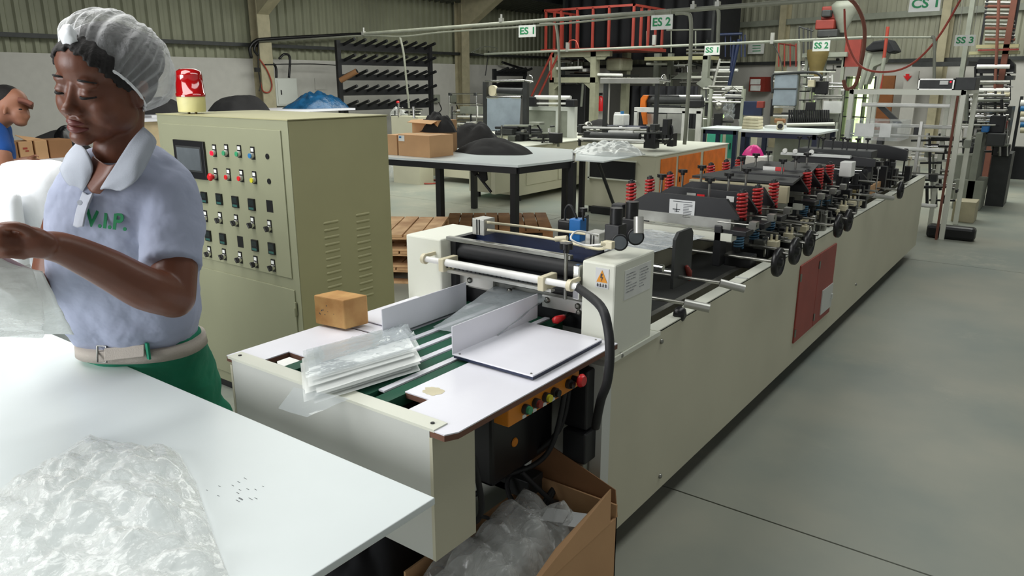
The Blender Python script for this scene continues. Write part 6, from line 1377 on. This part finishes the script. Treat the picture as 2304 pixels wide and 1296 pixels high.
drop('drop_pipe', 1800, 270, [(1798, 92), (1797, 180), (1792, 262)], YR, 'pale conduit dropping before the punch machine', .02)
drop('drop_pipe', 2100, 175, [(2095, 84), (2102, 92), (2102, 179)], 8.42, 'pale thin conduit dropping onto the display box', .014)
def sign(txt, cx, cy, wpx, hpx, Y_, label, hang_):
    if hang_ > .5: hang_ = roofz(PY(cx, cy, Y_).x)-PY(cx, cy-hpx/2, Y_).z-.02
    a = PY(cx-wpx/2, cy, Y_); e = PY(cx+wpx/2, cy, Y_); zt_ = PY(cx, cy-hpx/2, Y_).z; zb_ = PY(cx, cy+hpx/2, Y_).z
    t = thing('hanging_sign', (a.x/2+e.x/2, Y_, zb_), label, 'sign')
    MB().box((a.x, Y_, zb_), (e.x, Y_+.012, zt_)).build('panel', 'label_white', t)
    w_ = e.x-a.x
    o = text(txt, ((a.x+e.x)/2, Y_-.001, (zt_+zb_)/2-.0), (1, 0, 0), (0, 0, 1), (zt_-zb_)*.80, .001, 'sign_green', t, 'lettering', bold=(zt_-zb_)*.022)
    xs2 = [v.co.x for v in o.data.vertices]; k = w_*.84/(max(xs2)-min(xs2)); c_ = (max(xs2)+min(xs2))/2
    for v in o.data.vertices: v.co.x = (v.co.x-c_)*k
    b = MB()
    for x in (a.x+.03, e.x-.03): b.cyl((x, Y_+.006, zt_), (x, Y_+.006, zt_+hang_), .003, n=6)
    b.build('hook', 'steel', t)
sign('ES 1', 1186, 70, 38, 27, YQ-.05, 'white hanging sign lettered ES 1, nearest the large peg rack', .06)
sign('ES 2', 1489, 50, 48, 33, YQ-.05, 'white hanging sign lettered ES 2, above the orange door machine', .06)
sign('SS 1', 1602, 113, 34, 21, YR-.02, 'small white sign lettered SS 1 beside the black tarpaulin curtain', .09)
sign('SS 2', 1848, 103, 38, 24, YR-.02, 'small white sign lettered SS 2 in front of the hopper extruder', .09)
sign('SS 3', 2171, 91, 46, 25, 11.0, 'white sign lettered SS 3 beside the tall roller tower', 1.2)
sign('CS 1', 2081, 8, 70, 36, 7.4, 'large white sign lettered CS 1 cut by the top of the picture', .9)
# ---- accumulator frame at the end of the main machine
YA = 8.3
af = thing('accumulator_frame', (-1.4, 8.8, 0), 'pale steel accumulator frame with rollers at the far end of the main machine', 'frame')
XA0, XA1 = PY(1911, 250, YA).x, PY(2168, 210, YA).x; ZA = PY(2165, 203, YA).z
def post(x, y, z0_, z1_, w_=.045, m_='machine_cream', nm='post'): return MB().box((x-w_/2, y, z0_), (x+w_/2, y+w_, z1_)).build(nm, m_, af, bevel=.003)
post(XA0, YA, 0, ZA, .045); post(XA1, YA, .0, ZA, .045); post(XA0+.12, YA+.3, 0, ZA-.03, .04); post(XA1-.18, YA+.5, 0, ZA-.04, .04); post(XA0+.02, YA+1.0, 0, ZA-.02, .045); post(XA1, YA+1.0, 0, ZA-.02, .045); post(XA1-.33, YA+.1, .3, ZA-.3, .03, 'alu')
MB().box((XA0, YA, ZA-.045), (XA1, YA+.045, ZA)).build('top_beam', 'machine_cream', af); MB().box((XA0, YA+1.0, ZA-.045), (XA1, YA+1.045, ZA)).build('top_beam', 'machine_cream', af)
for x in (XA0, XA1): MB().box((x-.02, YA, ZA-.04), (x+.02, YA+1.04, ZA)).build('side_beam', 'machine_cream', af)
ar = None
for k, (y, z_) in enumerate(((.05, 1.27), (.5, 1.05), (.1, .85), (.5, .55), (.15, .30), (.8, .7))):
    if ar is None: ar = MB().cyl((XA0+.1, YA+y, z_), (XA1-.10, YA+y, z_), .02, n=14).build('roller', 'white_plastic', af); a0_ = (y, z_)
    else: c_ = copy_part(ar, (0, y-a0_[0], z_-a0_[1]))
for z_ in (.62, .98): MB().box((XA0, YA+.02, z_), (XA1, YA+.035, z_+.012)).build('tie_rod', 'steel', af)
MB().cyl((XA1-.04, YA-.02, .0), (XA1-.04, YA-.02, ZA-.05), .012, n=8).build('cable_conduit', 'cap_brown', af)
b = MB(); b.prism([PY(x, y, YA+.3) for x, y in ((1973, 240), (1990, 240), (2030, 278), (2012, 278))], (0, .05, 0)); b.build('swing_arm', 'dark_grey', af)
for i in range(9):
    MB().cb((XA0+.15+i*.11, YA+.25+.1*(i % 3), .35+.11*(i*5 % 7)), (.06, .09, .08)).build('drive_block', ('dark_grey', 'black_metal', 'grey_paint')[i % 3], af, bevel=.006)
MB().box((XA0+.1, YA+.1, .25), (XA0+.5, YA+.9, .5)).build('dancer_tray', 'grey_paint', af)
mt_ = PZ(2135, 540, 0); MB().cb((mt_.x+.0, mt_.y+.08, .065), (.42, .14, .13)).build('drive_motor', 'black_plastic', af, bevel=.03)
# display box on top
bz = ZA; a = PY(2068, 200, YA+.1); e = PY(2148, 200, YA+.1); dt = thing('display_unit', ((a.x+e.x)/2, YA+.2, bz), 'dark display unit with silver rim and red light on the accumulator frame', 'control unit')
h__ = PY(2100, 177, YA+.1).z-bz
MB().box((a.x, YA+.02, bz), (e.x, YA+.3, bz+h__)).build('housing', 'dark_grey', dt, bevel=.004)
b = MB(); b.box((a.x, YA+.01, bz), (e.x, YA+.02, bz+.012)).box((a.x, YA+.01, bz+h__-.012), (e.x, YA+.02, bz+h__)).box((a.x, YA+.01, bz), (a.x+.012, YA+.02, bz+h__)).box((e.x-.012, YA+.01, bz), (e.x, YA+.02, bz+h__)); b.build('rim', 'alu', dt)
MB().box((e.x-.12, YA+.008, bz+.05), (e.x-.05, YA+.02, bz+.085)).build('readout', 'label_white', dt); MB().ell((e.x-.03, YA+.01, bz+h__-.03), (.008, .006, .008)).build('lamp', 'red_lit', dt)
MB().box((e.x, YA+.05, bz), (e.x+.17, YA+.4, bz+h__*1.1)).build('side_box', 'dark_grey', dt, bevel=.004)
# pedestals right of the frame
for i, (x0_, y0_, x1_, Y_, m_, lab) in enumerate(((2148, 440, 2200, 9.5, 'cardboard', 'low cream box on the floor right of the accumulator frame'),)):
    b = MB(); x_ = PY(x0_, y0_, Y_); b.box((PY(x0_, y0_, Y_).x, Y_, 0), (PY(x1_, y0_, Y_).x, Y_+.3, PY(2170, y0_+14, Y_).z)); b.build('floor_box', 'column_cream', label=lab, cat='box', bevel=.006)
# ---- far right line
fr_ = thing('roller_tower', (PY(2240, 300, 13).x, 13.2, 0), 'very tall brown roller tower at the far right of the hall', 'machine')
YT = 13.0
for x0_, x1_, m_ in ((2186, 2197, 'grey_paint'), (2278, 2292, 'cap_brown')): b = MB(); bf(b, x0_, -20, x1_, YT, .15); b.build('column', m_, fr_)
for x0_, x1_ in ((2212, 2217), (2283, 2288)): b = MB(); bx(b, x0_, -10, x1_, 100, YT+.1, .06); b.build('ladder_side', 'black_metal', fr_)
for i in range(12): b = MB(); y = 6+i*8.2; rod(b, 2216, y, 2284, y+1, YT+.12, .022, n=10); b.build('roller', ('steel', 'cap_brown', 'grey_paint')[i % 3], fr_)
b = MB(); bx(b, 2196, 100, 2292, 108, YT, .15); bx(b, 2180, 115, 2292, 122, YT, .3); b.build('cross_beam', 'cabinet_side', fr_)
b = MB(); rod(b, 2248, -10, 2236, 260, YT-.1, .02); b.build('cable', 'cap_brown', fr_)
b = MB(); b.prism([PY(x, y, YT+.2) for x, y in ((2194, 145), (2204, 132), (2272, 132), (2283, 145), (2283, 165), (2194, 165))], (0, .3, 0)); b.build('nip_housing', 'black_metal', fr_)
for y, m_ in ((150, 'white_plastic'), (185, 'steel'), (203, 'white_plastic'), (212, 'cream_roll'), (222, 'steel'), (230, 'dark_grey')): b = MB(); rod(b, 2198, y, 2272, y, YT-.1, .03, n=12); b.build('roller', m_, fr_)
b = MB(); bx(b, 2196, 170, 2280, 180, YT+.1, .4); bf(b, 2196, 240, 2278, YT+.2, .6); b.build('machine_body', 'dark_grey', fr_)
b = MB(); bx(b, 2200, 110, 2292, 114, YT-.05, .05); b.build('red_beam', 'red_paint', fr_)
wr_ = thing('rewinder', (PY(2215, 400, 10.6).x, 10.8, 0), 'grey rewinder with black motor and chrome rods beyond the accumulator frame', 'machine')
YW = 10.5
b = MB(); bf(b, 2196, 300, 2212, YW, .5); bf(b, 2150, 350, 2196, YW+.1, .4, z0=.1); b.build('side_frame', 'grey_paint', wr_)
b = MB(); bf(b, 2150, 405, 2215, YW+.0, .5); b.build('base', 'grey_paint', wr_, bevel=.01)
for i, y in enumerate((215, 225, 236, 250, 262)): b = MB(); rod(b, 2180, y, 2262, y, YW+.3*(i % 3), .018, n=10); b.build('roller', ('steel', 'chrome', 'white_plastic')[i % 3], wr_)
for i, x in enumerate((2178, 2190, 2218, 2240, 2256)): b = MB(); rod(b, x, 205, x-2, 300, YW+.3, .014, n=8); b.build('upright', ('steel', 'dark_grey')[i % 2], wr_)
b = MB(); rod(b, 2150, 281, 2240, 282, YW, .01); b.build('tie_rod', 'steel', wr_)
for i, (x0_, y0_, x1_, y1_, m_) in enumerate(((2208, 282, 2225, 298, 'blue_paint'), (2225, 260, 2262, 300, 'black_metal'), (2245, 272, 2266, 290, 'red_paint'), (2232, 325, 2272, 352, 'black_plastic'), (2218, 300, 2262, 330, 'dark_grey'), (2165, 285, 2182, 312, 'alu'), (2188, 290, 2200, 308, 'steel'), (2180, 255, 2214, 268, 'chrome'), (2170, 330, 2190, 345, 'black_metal'))):
    b = MB(); bx(b, x0_, y0_, x1_, y1_, YW+.12*(i % 4), .15); b.build('mechanism_block', m_, wr_, bevel=.015)
b = MB(); b.box((PY(2225, 400, YW+.5).x, YW+.5, 0), (PY(2268, 400, YW+.5).x, YW+1.0, PY(2240, 345, YW+.5).z)); b.build('motor_plinth', 'dark_grey', wr_)
for i in range(6):
    y = 232+i*12; b = MB(); q = PY(2296, y, 14.2); b.cyl(q, q+Vector((.5, .0, 0)), .05, n=18); b.build('film_roll', ('white_plastic', 'blue_plastic', 'cream_roll')[i % 3], label=('topmost', 'second', 'third', 'fourth', 'fifth', 'lowest')[i]+' of the film rolls stacked at the right edge of the picture', cat='film roll', group='film rolls at the right edge')
q = PY(2296, 232, 14.2); t = thing('roll_rack', (q.x+.25, 14.2, 0), 'dark rack holding film rolls at the right edge', 'rack'); MB().box((q.x-.02, 14.26, 0), (q.x+.02, 14.32, q.z+.1)).box((q.x+.46, 14.26, 0), (q.x+.5, 14.32, q.z+.1)).build('post', 'black_metal', t); MB().box((q.x-.02, 14.32, 0), (q.x+.5, 14.5, .5)).build('base', 'black_metal', t)

# ---- busy small gear on the distant machines: upright and cross rods with blocks on them
def gear(t, x0, x1, y0, y1, Y_, n, seed, dark=.6, rr=(.008, .02)):
    random.seed(seed)
    for i in range(n):
        k = random.random(); x = random.uniform(x0, x1); y = random.uniform(y0, y1); Yk = Y_+random.uniform(0, .5); b = MB()
        m_ = random.choice(('black_metal', 'dark_grey', 'black_metal', 'grey_paint')) if random.random() < dark else random.choice(('steel', 'chrome', 'alu', 'white_plastic'))
        if k < .34: w_ = random.uniform(.25, .8)*(x1-x0); xa = max(x0, x-w_/2); xb = min(x1, x+w_/2); rod(b, xa, y, xb, y+random.uniform(-1, 1), Yk, random.uniform(*rr), n=8); b.build('cross_rod', m_, t)
        elif k < .62: h_ = random.uniform(.3, .8)*(y1-y0); ya = max(y0, y-h_/2); yb_ = min(y1+6, y+h_/2); rod(b, x, ya, x, yb_, Yk, random.uniform(*rr), n=8); b.build('upright', m_, t)
        else: s_ = random.uniform(3, 9); bx(b, x, y, x+s_, y+s_*random.uniform(.6, 1.5), Yk, .08); b.build('mechanism_block', m_, t, bevel=.008)
gear(m1, 1115, 1250, 282, 322, 8.3, 34, 1)
gear(m2, 1300, 1515, 284, 322, 8.0, 40, 2)
gear(wf, 1450, 1575, 214, 242, 10.45, 14, 3)
gear(wd, 1582, 1672, 195, 282, 13.4, 36, 4)
gear(c3_, 1740, 1898, 168, 262, 12.2, 60, 5)
gear(wr_, 2158, 2270, 208, 345, 10.7, 80, 6)
gear(af, 2050, 2150, 300, 460, 8.6, 40, 7, .55)
gear(fr_, 2190, 2280, 150, 240, 13.1, 26, 8, .5)
gear(ex1, 1255, 1330, 130, 172, 13.3, 18, 9)
gear(ex2, 1500, 1580, 140, 190, 15.2, 20, 10)
gear(h3, 1805, 1900, 128, 165, 14.4, 20, 11)
gear(sf, 1012, 1084, 238, 292, 10.8, 22, 12, .45)
gear(sl, 880, 945, 246, 262, 8.3, 10, 13, .3)
def mgear(x0, x1, y0, y1, z0, z1, n, seed):           # small fittings packed along the machine's rim
    random.seed(seed)
    for i in range(n):
        x = random.uniform(x0, x1); y = random.uniform(y0, y1); z = random.uniform(z0, z1); k = random.random()
        m_ = random.choice(('black_metal', 'black_metal', 'dark_grey', 'steel', 'chrome', 'ivory_plastic', 'black_plastic'))
        if k < .4: w_ = random.uniform(.012, .03); MB().box((x-w_, y-w_, z0-.03), (x+w_, y+w_, z)).build('bracket', m_ if m_ != 'ivory_plastic' else 'black_metal', mc, bevel=.003)
        elif k < .65: MB().cyl((x-.08, y, z), (x+.06, y, z), random.uniform(.004, .008), n=8).build('pin', 'steel', mc)
        elif k < .85: MB().cyl((x, y, z0-.02), (x, y, z+.02), .005, n=8).cyl((x, y, z+.01), (x, y, z+.025), .014, n=8).build('clamp_screw', m_, mc)
        else: MB().cb((x, y, z), (.03, .03, .03)).cyl((x, y, z0-.03), (x, y, z), .007, n=8).build('fitting', m_, mc, bevel=.003)
mgear(-1.10, -1.04, 3.42, 5.2, .74, .83, 80, 31)
mgear(-1.6, -1.04, 4.75, 7.2, .76, .95, 110, 32)
mgear(-1.68, -1.62, 3.0, 5.0, .76, .95, 20, 33)
pq = PY(1320, 280, 10.6); mound('black_cloth_pile', pq.x, 10.9, .002, .5, .4, 1.02, 'black_cloth', 'tall dark covered heap on the floor between the two cream bag machines', 'cloth', 81, .10, fr=3)
